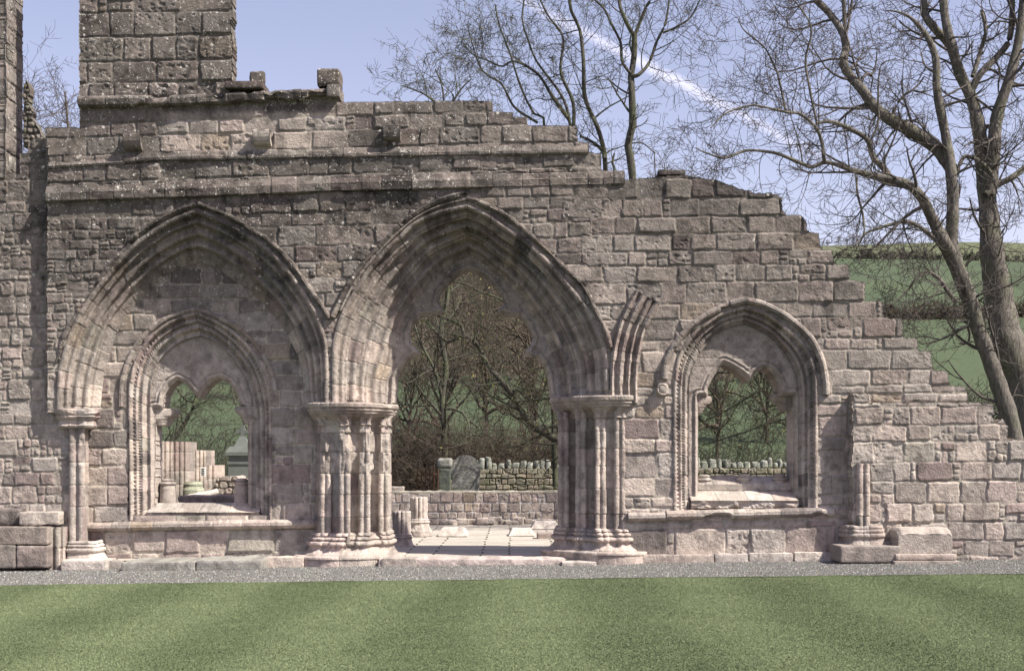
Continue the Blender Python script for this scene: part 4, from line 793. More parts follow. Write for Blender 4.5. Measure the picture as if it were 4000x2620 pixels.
# things at the foot of the wall
def slab_at(name, label, cat, x0, x1, yt, yb, Y, dep, seed, **k):
    xa, xb = wxp(x0, Y), wxp(x1, Y); f = (D+Y)/D; za, zb = 1.6+(1800-yt)*S*f, 1.6+(1800-yb)*S*f
    return loose(name, label, cat, ((xa+xb)/2, Y+dep/2, (za+zb)/2), ((xb-xa)/2, dep/2, (za-zb)/2), seed, **k)
slab_at('bench_slab', 'left one of two long low slabs on the gravel under the left window', 'stone slab', 472, 760, 2194, 2238, -.5, .95, 241, r=.02, amp=.014, tilt=(.012, 0), col=(.27, .26, .235))
slab_at('bench_slab', 'right one of two long low slabs on the gravel under the left window', 'stone slab', 764, 1024, 2187, 2232, -.5, .95, 242, r=.025, amp=.02, tilt=(.012, 0), col=(.27, .26, .235))
slab_at('stone_block', 'rough broken stone lying on the stacked blocks at the lower left', 'stone block', 74, 228, 1999, 2050, -.1, .42, 243, r=.02, amp=.02)
slab_at('stone_block', 'leaning boulder beside the rough broken stone at the lower left', 'stone block', -30, 78, 1985, 2056, .0, .4, 244, r=.06, amp=.03)
slab_at('stone_block', 'long weathered dressed block, upper one of the stack at the lower left', 'stone block', -60, 184, 2058, 2126, -.30, .7, 245, r=.015, amp=.014, tone=.82)
slab_at('stone_block', 'dark end block, lower right one of the stack at the lower left', 'stone block', 62, 186, 2130, 2218, -.32, .7, 246, r=.03, amp=.014, tone=.75)
slab_at('stone_block', 'block cut by the left picture edge at the bottom of the stack', 'stone block', -80, 60, 2130, 2218, -.31, .7, 247, r=.015, amp=.014, tone=.8)
q = plan_path([('L', wxp(188, 0), .3)]+pairsh(wxp(210, -.1), -.08, .05)+[('L', wxp(226, 0), -.04), ('L', wxp(252, 0), -.05), ('L', wxp(256, 0), .3)])
stub = pier_body('shaft_stub', None, q, -.15, 1.6+(1800-2054)*S, [.25], 248, wear_top=0); props(stub, 'knee high stub of twin shafts between the stacked blocks and the left respond', 'column stub')
slab_at('plinth_slab', 'low flat slab under the base of the left respond', 'stone slab', 235, 418, 2186, 2232, -.22, .5, 249, r=.03, amp=.012, tone=1.2)
ks = [(1490, 1625, 2180, 2222, -.16, 'pale broken stone between the middle pier and the doorstep'), (415, 474, 2190, 2216, -.1, 'short pale filler stone between the left respond and the bench slabs'), (2195, 2330, 2195, 2214, -.42, 'short pale flagstone sunk in the gravel before the right pier'), (2470, 2790, 2166, 2196, -.12, 'long pale kerbstone right of the right pier, leftmost of the kerb'), (2794, 2924, 2163, 2193, -.12, 'short kerbstone in the middle of the kerb under the right window'), (2928, 3100, 2160, 2190, -.12, 'kerbstone with a cracked edge under the right window'), (3104, 3270, 2156, 2187, -.12, 'kerbstone at the right end of the kerb beside the corner plinth'), (1030, 1185, 2176, 2212, -.1, 'pale kerbstone between the bench slabs and the middle pier')]
for i, (a, b, c, d, Y, l) in enumerate(ks): slab_at('kerbstone', l, 'kerbstone', a, b, c, d+8, Y, .35, 250+i, r=.012, amp=.010, tone=1.12, group='pale stones along the foot of the wall')
# ------------------------------------------------------------ inside the chapter house
def paving():
    m, t, b = newmat('flagstones'); tc = N(t, 'ShaderNodeTexCoord'); ob = tc.outputs['Object']
    br = N(t, 'ShaderNodeTexBrick'); br.inputs['Scale'].default_value = 1; br.inputs['Brick Width'].default_value = 1.25; br.inputs['Row Height'].default_value = .36; br.inputs['Mortar Size'].default_value = .02; br.inputs['Mortar Smooth'].default_value = .2
    br.inputs['Color1'].default_value = (.43, .39, .34, 1); br.inputs['Color2'].default_value = (.33, .30, .26, 1); br.inputs['Mortar'].default_value = (.07, .065, .045, 1); br.offset = .37
    w = N(t, 'ShaderNodeVectorMath', operation='ADD'); nn = N(t, 'ShaderNodeTexNoise'); nn.inputs['Scale'].default_value = 3; t.links.new(ob, nn.inputs['Vector']); sc_ = N(t, 'ShaderNodeVectorMath', operation='SCALE'); sc_.inputs['Scale'].default_value = .09; t.links.new(nn.outputs['Color'], sc_.inputs[0]); t.links.new(ob, w.inputs[0]); t.links.new(sc_.outputs[0], w.inputs[1]); t.links.new(w.outputs[0], br.inputs['Vector'])
    c = mixc(t, 1.0, br.outputs['Color'], ramp(t, noise(t, 30, 5, .7, ob), .3, .7, .8, 1.2), 'MULTIPLY'); c = mixc(t, ramp(t, noise(t, 2.2, 4, .6, ob), .5, .7, 0, .35), c, (.22, .22, .17)); t.links.new(c, b.inputs['Base Color'])
    h = mth(t, 'SUBTRACT', mth(t, 'MULTIPLY', noise(t, 30, 5, .7, ob), .3), br.outputs['Fac']); bump(t, b, h, .8, .02)
    V = []; X, Y = np.meshgrid(np.linspace(-9, 6, 120), np.linspace(.05, 11.7, 120), indexing='ij'); Z = GZ(X)*.3+.065+.012*fbm(X*1.3, Y*2, 0., 3, 2)
    V = np.stack([X, Y, Z], -1); F = grid_faces(120, 120); V2 = V.reshape(-1, 3); 
    return props(link('paving', mesh_np('paving', V2, F), m), kind='structure')
paving()
rough_block('doorstep', wall, (wxp(1845, 0), .16, .02), (1.45, .30, .062), STONE, 300, r=.02, amp=.02, tone=1.05, col=(.44, .37, .34))
bw = thing('inner_wall', 'waist high coursed wall crossing behind the doorway on the far side of the paving', 'wall')
panel('masonry', bw, [(1400, 1924), (2400, 1920), (2400, 2050), (1400, 2050)], [], 11.4, [(1380, 2420, [1915, 1924, 1962, 1999, 2028, 2060], 62, .05, 0, 0)], .7, 301, STONE, relief=.03, step=1.6*1.0, mortar=(.40, .40, .41), gap=(1.6, 3.0), tone=.92)
rough_block('wall_top', bw, (wxp(1900, 11.7), 11.76, 1.6+(1800-1923)*S*1.57), (3.3, .36, .03), STONE, 302, r=.03, amp=.03, col=(.36, .33, .27), res=.05)
rs_ = random.Random(8)
for i in range(16):
    px = 1690+i*31+rs_.uniform(-8, 8); x, y, z = P3(px, 2033, 11.0); w = rs_.uniform(.08, .2)
    loose('footing_stone', 'flat rough stone in the row along the foot of the waist high wall', 'stone', (x, 11.0+rs_.uniform(-.1, .2), .10+rs_.uniform(0, .05)), (w, .16, rs_.uniform(.05, .10)), 310+i, r=.02, amp=.03, rot=rs_.uniform(-.3, .3), group='rough stones along the foot of the inner wall')
LOBE = [0, .18, .2, .2, .05, .05, .05, .06, .06, .06, .04, .02, .02, 0, 0]
def colstub(px, pyt, pyb, Y, r, seed, label):
    f = (D+Y)/D; x = wxp(px, Y); zt = 1.6+(1800-pyt)*S*f; zb = 1.6+(1800-pyb)*S*f; H = zt-zb
    pr = [(.001+r*.9, zt), (r, zt-.02), (r, zb+H*.42), (r, zb+H*.40), (r*1.1, zb+H*.39), (r*1.14, zb+H*.365), (r*1.05, zb+H*.35), (r*1.18, zb+H*.34), (r*1.27, zb+H*.31), (r*1.15, zb+H*.28), (r*1.15, zb+H*.24), (r*1.3, zb+H*.12), (r*1.42, zb+H*.10), (r*1.5, zb+H*.06), (r*1.5, zb-.05)]
    o = ring('column_stub', None, (x, Y), pr, seed, lobes=12, lob=[.16]*4+[.05]*7+[.02]*4, wear=.01, ny=120, c0=np.array((.44, .385, .35))); props(o, label, 'column stub'); return o
colstub(1569, 1994, 2142, 3.4, .17, 330, 'low fluted clustered column stub just inside the doorway, close to the pier'); colstub(1636, 1939, 2082, 6.2, .185, 332, 'taller fluted column stub farther back against the waist high wall')
def hipslab(x0, x1, y0, y1, Y, seed, label, h=.10):
    # a coped grave slab: flat stone with sloping edges lying on the paving
    f = (D+Y)/D; xa, xb = wxp(x0, Y), wxp(x1, Y)
    o = rough_block('grave_slab', None, ((xa+xb)/2, Y+.35, .075+h/2), ((xb-xa)/2, .45, h/2), STONE, seed, r=.015, amp=.008, taper=(.3, .35), col=(.46, .41, .37)); props(o, label, 'grave slab', 'coped slabs lying on the paving')
hipslab(1708, 1828, 0, 0, 6.0, 340, 'coped grave slab on the paving in front of the gravestone', .16); hipslab(1985, 2090, 0, 0, 6.1, 341, 'cracked coped slab on the paving left of the right pier', .14); hipslab(2072, 2190, 0, 0, 8.8, 342, 'pale coped slab on the paving half hidden by the right pier', .16)
slab_at('stone_block', 'small dressed block on the paving against the right pier', 'stone block', 2098, 2180, 2080, 2112, 5.2, .4, 343, r=.02, amp=.01)
# gravestone
def gravestone():
    pts = [(1767, 1925), (1762, 1830)]; c = (1819, 1835)
    for a in np.linspace(180, 0, 15): pts.append((1819+57*cos(radians(a)), 1832-56*sin(radians(a))))
    pts += [(1870, 1925)]
    o = panel('gravestone', None, pts, [], 14.5, [], .12, 350, DRY, plain=True, step=1.8, jag=1.0, shade_fn=lambda c, x, y: flat_shade(.0)(c*np.array((.66, .74, .76)), x, y))
    props(o, 'tall round topped grey gravestone seen through the doorway', 'gravestone')
gravestone()
# churchyard wall: drystone with upright coping stones
cw = thing('drystone_wall', 'mossy drystone churchyard wall with upright coping stones behind the gravestone', 'wall')
dk = lambda c, x, y: flat_shade(.35)(c*np.array((.62, .63, .56)), x, y)
panel('masonry', cw, [(1706, 1832), (3300, 1822), (3300, 1960), (1706, 1960)], [], 17.5, [(1690, 3320, [1828, 1850, 1868, 1893, 1912, 1938, 1965], 62, .12, 0, 0)], .55, 360, DRY, step=1.9, relief=.05, rough=1.6, gap=(1.0, 2.2), mortar=(.10, .10, .07), shade_fn=dk, wobble=6, jag=2)
rc = random.Random(11); px = 1765
while px < 3110:
    w = rc.uniform(16, 36); h = rc.uniform(24, 50); x = wxp(px+w/2, 17.6); zb = 1.6+(1800-1832)*S*1.88
    if not (2190 < px < 2700): rough_block('coping_stone', cw, (x, 17.75, zb+h*S*.94-.02), (w*S*.9, .22, h*S*.94), DRY, 400+int(px), r=.05, amp=.035, rot=rc.uniform(-.2, .2), taper=(rc.uniform(.0, .3), .1), res=.035, shade_fn=flat_shade(.7), col=np.array((.25, .255, .225))*rc.uniform(.7, 1.3), tilt=(rc.uniform(-.1, .1), 0))
    px += w+rc.uniform(0, 4)
x = wxp(1738, 17.4); z = 1.6+(1800-1812)*S*1.87
rough_block('end_stone', cw, (x, 17.5, z+.02), (.22, .28, .15), DRY, 370, r=.09, amp=.02, col=(.27, .265, .24), shade_fn=flat_shade(.5))
x = wxp(1738, 17.4); rough_block('gate_post', cw, (x, 17.3, .75), (.17, .2, .62), DRY, 371, r=.02, amp=.015, shade_fn=flat_shade(.2), col=(.10, .11, .095))
# old iron railing left of the gate post
mt, t, b = newmat('rusty_iron'); t.links.new(mixc(t, noise(t, 20, 4), (.10, .055, .035), (.17, .085, .05)), b.inputs['Base Color'])
def tubes_mesh(name, polys, mat, parent=None, sides=None, colf=None):
    """polys: list of (pts (n,3), radii (n,)) -> one mesh"""
    Vs = []; Fs = []; b = 0; groups = {}
    for p, r in polys: groups.setdefault((len(p), sides or (9 if r[0] > .10 else 7 if r[0] > .04 else 4 if r[0] > .012 else 3)), []).append((p, r))
    for (n, k), L in groups.items():
        P = np.array([q[0] for q in L]); R = np.array([q[1] for q in L]); T = np.gradient(P, axis=1); T /= np.linalg.norm(T, axis=2, keepdims=True)+1e-9
        up = np.where(np.abs(T[..., 2:3]) > .9, np.array((1., 0, 0)), np.array((0., 0, 1.))); A = np.cross(T, up); A /= np.linalg.norm(A, axis=2, keepdims=True)+1e-9; B = np.cross(T, A)
        # keep the frame steady along each limb
        a = np.arange(k)*2*pi/k; V = P[:, :, None]+R[:, :, None, None]*(A[:, :, None]*np.cos(a)[None, None, :, None]+B[:, :, None]*np.sin(a)[None, None, :, None])
        m = len(L); idx = (np.arange(m*n*k)+b).reshape(m, n, k); nx = np.roll(idx, -1, 2); F = np.stack([idx[:, :-1], nx[:, :-1], nx[:, 1:], idx[:, 1:]], -1).reshape(-1, 4)
        Vs.append(V.reshape(-1, 3)); Fs.append(F); b += m*n*k
    return link(name, mesh_np(name, np.vstack(Vs), np.vstack(Fs)), mat, parent)
rl = []
for i in range(6): xx = wxp(1630+i*16, 16.5); rl.append((np.array([(xx, 16.5, .2), (xx, 16.5, .8), (xx+.01, 16.5, 1.45-.1*(i % 2))]), np.array([.016]*3)))
rl.append((np.array([(wxp(1600, 16.5), 16.5, 1.2), (wxp(1660, 16.5), 16.5, 1.2), (wxp(1725, 16.5), 16.5, 1.22)]), np.array([.014]*3)))
o = tubes_mesh('iron_railing', rl, mt, sides=5); props(o, 'rusty iron railing in the dark gap left of the gravestone', 'railing')
x, y, z = P3(1562, 1915, 12.6); loose('loose_stone', 'pale wedge shaped stone on top of the inner wall left of the gravestone', 'stone', (x, 12.0, z), (.13, .12, .11), 380, r=.02, amp=.03, taper=(-.3, 0))
# what the left window shows: broken responds, a fallen shaft, a marble monument
def fluted(name, parent, x0, x1, yt, yb, Y, Y2, seed, n, cuts):
    xa, xb = wxp(x0, Y), wxp(x1, Y2); items = [('L', xa, Y+.4)]
    for i in range(n):
        f = (i+.5)/n; items.append(('A', xa+(xb-xa)*f, Y+(Y2-Y)*f, abs(xb-xa)/n*.50, 222, 318))
    items += [('L', xb+.02, Y2), ('L', xb+.05, Y2+.5)]; pl = plan_path(items); f = (D+Y)/D
    return pier_body(name, parent, pl, 1.6+(1800-yb)*S*f, 1.6+(1800-yt)*S*f, [1.6+(1800-v)*S*f for v in cuts], seed, wear_top=0, tone=.85)
r1 = thing('respond_fragment', 'tall broken clustered respond seen at the left side of the left window', 'ruin'); fluted('shafts', r1, 600, 733, 1721, 1990, 3.4, 4.2, 501, 7, (1765, 1840, 1895))
r2 = thing('respond_fragment', 'stepped broken respond carrying the small white sign, seen through the left window', 'ruin')
fluted('shafts', r2, 728, 806, 1757, 1960, 4.4, 4.8, 503, 5, (1822, 1875)); fluted('shafts', r2, 806, 846, 1814, 1960, 4.8, 5.0, 504, 2, (1870,))
ring('shaft_base', r2, (wxp(750, 4.2), 4.25), [(.16, 1.6+(1800-1880)*S*1.21), (.19, 1.6+(1800-1890)*S*1.21), (.18, 1.6+(1800-1900)*S*1.21), (.22, 1.6+(1800-1912)*S*1.21), (.23, 1.6+(1800-1960)*S*1.21)], 505, c0=np.array((.30, .31, .24)))
# sign
sg = thing('information_sign', 'small white sign with lines of dark lettering on the broken respond', 'sign', P3(793, 1842, 4.3))
mw, t, b = newmat('sign_white'); b.inputs['Base Color'].default_value = (.78, .78, .76, 1); mb, t, b = newmat('sign_ink'); b.inputs['Base Color'].default_value = (.05, .05, .05, 1)
X, Y_, Z = P3(793, 1842, 4.3)
def box(name, parent, c, h, mat, bev=0.0):
    v = [(c[0]+sx*h[0], c[1]+sy*h[1], c[2]+sz*h[2]) for sx in (-1, 1) for sy in (-1, 1) for sz in (-1, 1)]
    f = [(0, 1, 3, 2), (4, 6, 7, 5), (0, 4, 5, 1), (2, 3, 7, 6), (0, 2, 6, 4), (1, 5, 7, 3)]
    return link(name, mesh_np(name, v, f, None, False), mat, parent)
box('plate', sg, (X, Y_, Z), (.045, .012, .085), mw)
for i in range(4): box('lettering', sg, (X+.002, Y_-.014, Z+.052-.035*i), (.028-.003*(i % 2), .002, .009), mb)
rb = thing('rubble_bank', 'low bank of rough rubble right of the sign, seen through the left window', 'ruin')
panel('rubble', rb, [(846, 1872), (870, 1862), (925, 1858), (940, 1880), (938, 1980), (700, 1990), (700, 1940), (830, 1915)], [], 4.6, [(690, 950, [1850, 1880, 1905, 1930, 1960, 2000], 50, .1, .0, 800)], .8, 507, STONE, relief=.05, rough=2, wobble=8, jag=6, step=2.4)
def fallen():
    a = np.array(P3(702, 1950, 3.6)); c = np.array(P3(848, 1920, 4.2)); p = np.array([a+(c-a)*t for t in np.linspace(0, 1, 40)]); r = .058+.008*np.array([1 if abs(i-20) < 1 else 0 for i in range(40)])
    k = 16; T = (c-a)/np.linalg.norm(c-a); A = np.cross(T, (0, 0, 1)); A /= np.linalg.norm(A); B = np.cross(T, A); th = np.arange(k)*2*pi/k
    V = p[:, None]+r[:, None, None]*(A*np.cos(th)[:, None]+B*np.sin(th)[:, None])[None]; nz = fbm(V[..., 0]*9, V[..., 2]*9, V[..., 1]*9, 3, 3); i = np.arange(40*k).reshape(40, k); j = np.roll(i, -1, 1); F = np.stack([i[:-1], j[:-1], j[1:], i[1:]], -1).reshape(-1, 4)
    col = np.array((.46, .42, .37))*(1+.2*nz)[..., None]; o = link('fallen_shaft', mesh_np('fallen_shaft', V.reshape(-1, 3), F, flat_shade()(col, 0, 0).reshape(-1, 4)), STONE); props(o, 'slim round column shaft lying aslant in front of the broken respond', 'column shaft')
fallen()
slab_at('flat_slab', 'ribbed pale slab lying behind the sill of the left window', 'stone slab', 700, 915, 1935, 2010, 3.0, .5, 509, r=.03, amp=.02, tone=1.1)
mn, t, b = newmat('grey_marble'); f = noise(t, 6, 5, .6); t.links.new(mixc(t, f, (.085, .095, .088), (.16, .175, .158)), b.inputs['Base Color']); b.inputs['Roughness'].default_value = .6; f2 = noise(t, 40, 3); bump(t, b, f2, .2, .01)
mon = thing('churchyard_monument', 'grey green pedestal monument topped by a stone cross, seen in the left window', 'monument', P3(935, 1960, 9.5))
f = 1.475; mzz = lambda py: 1.6+(1800-py)*S*f; xm = wxp(934, 9.5)
def frustum(name, parent, cx, cy, z0, z1, w0, w1, mat):
    v = [(cx+sx*(w1 if z else w0), cy+sy*(w1 if z else w0), z1 if z else z0) for sx in (-1, 1) for sy in (-1, 1) for z in (0, 1)]
    fc = [(0, 1, 3, 2), (4, 6, 7, 5), (0, 4, 5, 1), (2, 3, 7, 6), (0, 2, 6, 4), (1, 5, 7, 3)]; return link(name, mesh_np(name, v, fc, None, False), mat, parent)
frustum('pedestal', mon, xm, 9.9, mzz(1990), mzz(1812), .28, .275, mn); frustum('band', mon, xm, 9.9, mzz(1812), mzz(1802), .30, .30, mn); frustum('pedestal', mon, xm, 9.9, mzz(1802), mzz(1778), .27, .26, mn)
frustum('cornice', mon, xm, 9.9, mzz(1778), mzz(1765), .335, .335, mn); frustum('gable', mon, xm, 9.9, mzz(1765), mzz(1742), .335, .25, mn); frustum('spire', mon, xm, 9.9, mzz(1742), mzz(1702), .17, .06, mn)
cr = frustum('cross', mon, xm, 9.9, mzz(1722), mzz(1658), .05, .045, mn)
x0 = xm; box('cross_arm', cr, (x0, 9.9, mzz(1684)), (.15, .038, .04), mn); ringp = [(np.array([(x0+.075*cos(a), 9.9, mzz(1684)+.075*sin(a)) for a in np.linspace(0, 2*pi, 17)]), np.full(17, .022))]; tubes_mesh('cross_ring', ringp, mn, cr, sides=6)

# ------------------------------------------------------------ trees
def bark(name, a, b_, moss=.0):
    m, t, b = newmat(name); tc = N(t, 'ShaderNodeTexCoord'); ob = tc.outputs['Object']; mp = N(t, 'ShaderNodeMapping'); mp.inputs['Scale'].default_value = (1, 1, .25); t.links.new(ob, mp.inputs[0])
    f = noise(t, 22, 5, .7, mp.outputs[0]); g = noise(t, 2.0, 4, .6, ob); c = mixc(t, ramp(t, f, .3, .7), a, b_); c = mixc(t, ramp(t, g, .45, .62, 0, moss), c, (.10, .115, .06)); t.links.new(c, b.inputs['Base Color']); bump(t, b, f, .9, .05); return m
BARK_A = bark('grey_bark', (.07, .064, .057), (.19, .172, .152), .3); BARK_D = bark('dark_bark', (.04, .038, .032), (.11, .104, .085), .55); BARK_B = bark('brown_twigs', (.062, .050, .040), (.13, .105, .084), .0)
TWIG = bark('fine_twigs', (.066, .058, .053), (.13, .115, .105), .0)
mbud, t, b = newmat('spring_buds'); at = N(t, 'ShaderNodeAttribute'); at.attribute_name = 'Col'; t.links.new(at.outputs['Color'], b.inputs['Base Color']); b.inputs['Roughness'].default_value = .7
class Tree:
    def __init__(s, seed, curl=.35, droop=0.0, upt=.25, depth=.7): s.r = random.Random(seed); s.limbs = []; s.twigs = []; s.curl = curl; s.droop = droop; s.upt = upt; s.tips = []; s.depth = depth
    def limb(s, pts, Y, radii=None, r0=None, r1=None, dy=0.0, kids=0, klen=1.0, lev=3, start=.1, kr=.45, side=None):
        """pts traced in image px at distance Y; grows a real tapering limb there"""
        n = len(pts); R = s.r; out = []; kids = int(kids*.78)
        for i, (px, py) in enumerate(pts):
            yy = Y+dy*i/max(1, n-1)+(R.uniform(-.12, .12) if 0 < i < n-1 else 0); out.append(P3(px, py, yy))
        P, L = smooth_path(np.array(out), max(6, int(n*5))); k = len(P); sc = S*(D+Y)/D
        rr = np.interp(np.linspace(0, 1, k), np.linspace(0, 1, len(radii)), radii)*sc if radii else np.linspace(r0, r1, k)*sc
        nz = np.array([1+.07*R.uniform(-1, 1) for _ in range(k)]); s.limbs.append((P, rr*nz))
        for j in range(kids):
            u = start+(1-start)*((j+R.random())/kids); i = min(k-2, int(u*(k-1))); T = P[i+1]-P[i]; T = T/(np.linalg.norm(T)+1e-9)
            s.grow(P[i], s.dev(T, R.uniform(35, 75), side), klen*R.uniform(.55, 1.25)*(1.15-.4*u), min(rr[i]*kr, .045)*R.uniform(.6, 1), lev)
        return P
    def dev(s, T, deg, side=None):
        R = s.r; v = np.array((R.gauss(0, 1), R.gauss(0, s.depth), R.gauss(0, 1))); v -= T*(v@T); v /= np.linalg.norm(v)+1e-9
        if side is not None and v@np.array(side) < 0: v = -v
        a = radians(deg); return T*cos(a)+v*sin(a)
    def grow(s, p, d, L, r, lev):
        R = s.r; n = 7 if lev > 1 else 5; pts = [np.array(p)]; st = L/(n-1); d = np.array(d, float); q = np.array(p, float); dd = []; cv = np.array((R.gauss(0, s.curl), R.gauss(0, s.curl*.7), R.gauss(0, s.curl)))*1.1; j_ = s.curl*.24; fl = R.randint(2, 4)
        for i in range(n-1):
            if i == fl: cv = -cv*R.uniform(-.4, .8)
            d = d+cv+np.array((R.gauss(0, j_), R.gauss(0, j_), R.gauss(0, j_)))
            d[2] += (-s.droop*(1-i/(n-1))+s.upt*(i/(n-1))) ; d /= np.linalg.norm(d); q = q+d*st; pts.append(q.copy()); dd.append(d.copy())
        r1 = max(r*.35, .004); s.twigs.append((np.array(pts), np.linspace(r, r1, n)))
        if lev <= 0: s.tips.append((pts[-1], dd[-1])); return
        m = R.randint(3, 4) if lev > 1 else R.randint(2, 4)
        for j in range(m):
            u = .25+.75*(j+R.random()*.8)/m; i = min(n-2, int(u*(n-1))); a = s.dev(dd[i], R.uniform(28, 65)); s.grow(pts[i+1], a, L*R.uniform(.42, .68), max(r*(1-.6*u)*.62, .005), lev-1)
    def build(s, name, label, cat, mat, group=None, buds=0.0, bc=((.40, .36, .12), (.33, .23, .14)), bs=.022, twm=None, tw=1.0):
        root = thing(name, label, cat, tuple(s.limbs[0][0][0]) if s.limbs else (0, 0, 0), group)
        if s.limbs: tubes_mesh('trunk', s.limbs, mat, root)
        if s.twigs: tubes_mesh('crown', [(p, r*tw) for p, r in s.twigs], twm or mat, root)
        if buds > 0:
            rng = np.random.default_rng(3); tp = np.array([t_[0] for t_ in s.tips]); tp = np.vstack([tp]+[p[rng.integers(1, len(p))][None] for p, r in s.twigs]); tp = tp[rng.random(len(tp)) < buds]; n = len(tp)
            o = rng.normal(0, 1, (n, 3, 3))*bs*rng.uniform(.5, 1.2, (n, 1, 1)); V = (tp[:, None]+o).reshape(-1, 3); c = np.array(bc)[rng.integers(0, len(bc), n)]*rng.uniform(.7, 1.3, (n, 1)); link('buds', mesh_np('buds', V, np.arange(3*n).reshape(n, 3), np.repeat(np.c_[c*.6, np.ones(n)], 3, 0), False), mbud, root)['kind'] = 'stuff'
        return root
# -- the great old tree on the right
Y0 = 8.0
A = Tree(5, curl=.24, droop=.10, upt=.30)
A.limb([(4020, 2080), (3960, 1700), (3900, 1500), (3825, 1292), (3779, 1148), (3727, 1015), (3710, 946)], Y0, [48, 40, 34, 32, 31, 30, 30], kids=16, klen=1.5, lev=3, start=.35)
A.limb([(3712, 960), (3721, 860), (3722, 760), (3717, 700), (3709, 617), (3688, 500), (3660, 353), (3656, 235), (3623, 147), (3564, 76), (3510, 48), (3458, 41)], Y0, [27, 24, 23, 21, 19, 18, 17, 15, 14, 11, 6, 2], kids=14, klen=1.3, lev=3)
A.limb([(3712, 990), (3681, 935), (3640, 850), (3600, 772), (3537, 718), (3404, 686), (3323, 663), (3231, 634), (3173, 652), (3145, 645), (3080, 617), (3023, 597), (2917, 588), (2835, 617), (2765, 600), (2717, 579)], Y0, [28, 25, 22, 20, 19, 16, 13, 9, 8, 7, 7, 6, 5, 5, 4, 2], kids=34, klen=1.5, lev=3, dy=-2.0, start=.15)
A.limb([(3480, 700), (3455, 660), (3411, 617), (3388, 547), (3335, 511), (3247, 476), (3188, 482)], Y0-.3, [12, 12, 10, 10, 9, 8, 6], kids=10, klen=1.2, lev=3, dy=-.8)
A.limb([(3192, 484), (3182, 440), (3164, 353), (3147, 235), (3170, 118), (3129, 35), (3080, -20)], Y0-1, [5, 5, 5, 4.5, 4, 3.5, 3], kids=18, klen=1.5, lev=3)
A.limb([(3222, 634), (3217, 610), (3211, 558), (3188, 500), (3129, 447), (3070, 438), (2976, 417), (2923, 414), (2835, 444), (2776, 500)], Y0-1, [8, 7, 7, 6, 6, 5, 4, 4, 3, 2], kids=20, klen=1.4, lev=3, dy=-1)
A.limb([(3070, 440), (3058, 380), (3047, 329), (3035, 282), (3006, 217), (2976, 176), (2906, 118), (2882, 70)], Y0-1.3, [5, 5, 4.5, 4, 4, 3.5, 3, 2], kids=20, klen=1.5, lev=3)
A.limb([(3720, 660), (3700, 635), (3658, 576), (3570, 517), (3482, 470), (3411, 411), (3370, 353), (3323, 300), (3294, 247), (3305, 188), (3294, 135), (3258, 76), (3217, 29), (3188, 0), (3150, -70)], Y0, [24, 28, 27, 27, 24, 22, 21, 19, 18, 17, 15, 14, 14, 13, 11], kids=30, klen=1.6, lev=3, dy=1.0)
A.limb([(3300, 130), (3298, 59), (3294, 0), (3290, -80)], Y0+.8, [9, 8, 8, 7], kids=6, klen=1.4, lev=3)
A.limb([(3680, 960), (3612, 900), (3548, 866), (3479, 877), (3427, 894), (3381, 912), (3340, 960)], Y0-.2, [11, 9, 8, 7, 6, 4, 3], kids=22, klen=1.2, lev=3, dy=-.5)
A.limb([(3346, 690), (3350, 760), (3369, 831), (3375, 912), (3352, 960)], Y0-.8, [5, 5, 5, 4, 3], kids=8, klen=.9, lev=2)
A.limb([(3740, 1180), (3710, 1148), (3670, 1090), (3623, 1062), (3580, 1085), (3548, 1131), (3490, 1189)], Y0-.4, [11, 9, 7, 6, 5, 4, 2], kids=30, klen=1.25, lev=3)
A.limb([(3420, 620), (3400, 560), (3430, 480), (3430, 400), (3440, 260), (3500, 230)], Y0, [5, 5, 5, 4, 3, 2], kids=12, klen=1.2, lev=3)
A.build('horse_chestnut_tree', 'large bare leaning tree whose long limbs reach left over the stepped wall end', 'tree', BARK_A, twm=TWIG)
B = Tree(9, curl=.24, droop=.08, upt=.28)
Y1 = 9.6
B.limb([(4080, 2080), (4040, 1800), (3990, 1500), (3940, 1350), (3905, 1177), (3877, 1004), (3862, 831), (3842, 658), (3823, 500), (3794, 382), (3752, 294), (3717, 176), (3690, 59), (3682, -80)], Y1, [84, 78, 72, 66, 62, 58, 50, 42, 34, 28, 24, 20, 17, 15], kids=40, klen=1.6, lev=3, start=.15)
B.limb([(3862, 760), (3880, 600), (3885, 529), (3898, 441), (3938, 323), (3970, 206), (3988, 88), (4000, -40)], Y1-.2, [30, 28, 25, 22, 20, 18, 16, 14], kids=18, klen=1.6, lev=3)
B.limb([(3790, 360), (3830, 290), (3894, 223), (3941, 159), (3953, 59), (3955, -60)], Y1, [15, 14, 13, 12, 11, 10], kids=12, klen=1.4, lev=3)
B.limb([(3735, 250), (3705, 170), (3647, 106), (3611, 50), (3612, -60)], Y1+.3, [17, 17, 16, 15, 14], kids=8, klen=1.3, lev=3)
B.limb([(3850, 760), (3894, 723), (3953, 694), (4000, 659), (4090, 600)], Y1-.3, [15, 13, 12, 11, 10], kids=12, klen=1.3, lev=3)
B.limb([(3735, 690), (3750, 640), (3776, 610), (3835, 637), (3872, 680), (3892, 735)], Y1-.9, [8, 8, 8, 8, 7, 6], kids=6, klen=1.0, lev=2)
B.limb([(3800, 300), (3830, 200), (3850, 120), (3835, 40)], Y1-.4, [10, 9, 8, 7], kids=8, klen=1.1, lev=2)
B.build('old_tree', 'thick furrowed bare tree trunk at the right edge, behind the leaning tree', 'tree', BARK_A, twm=TWIG)
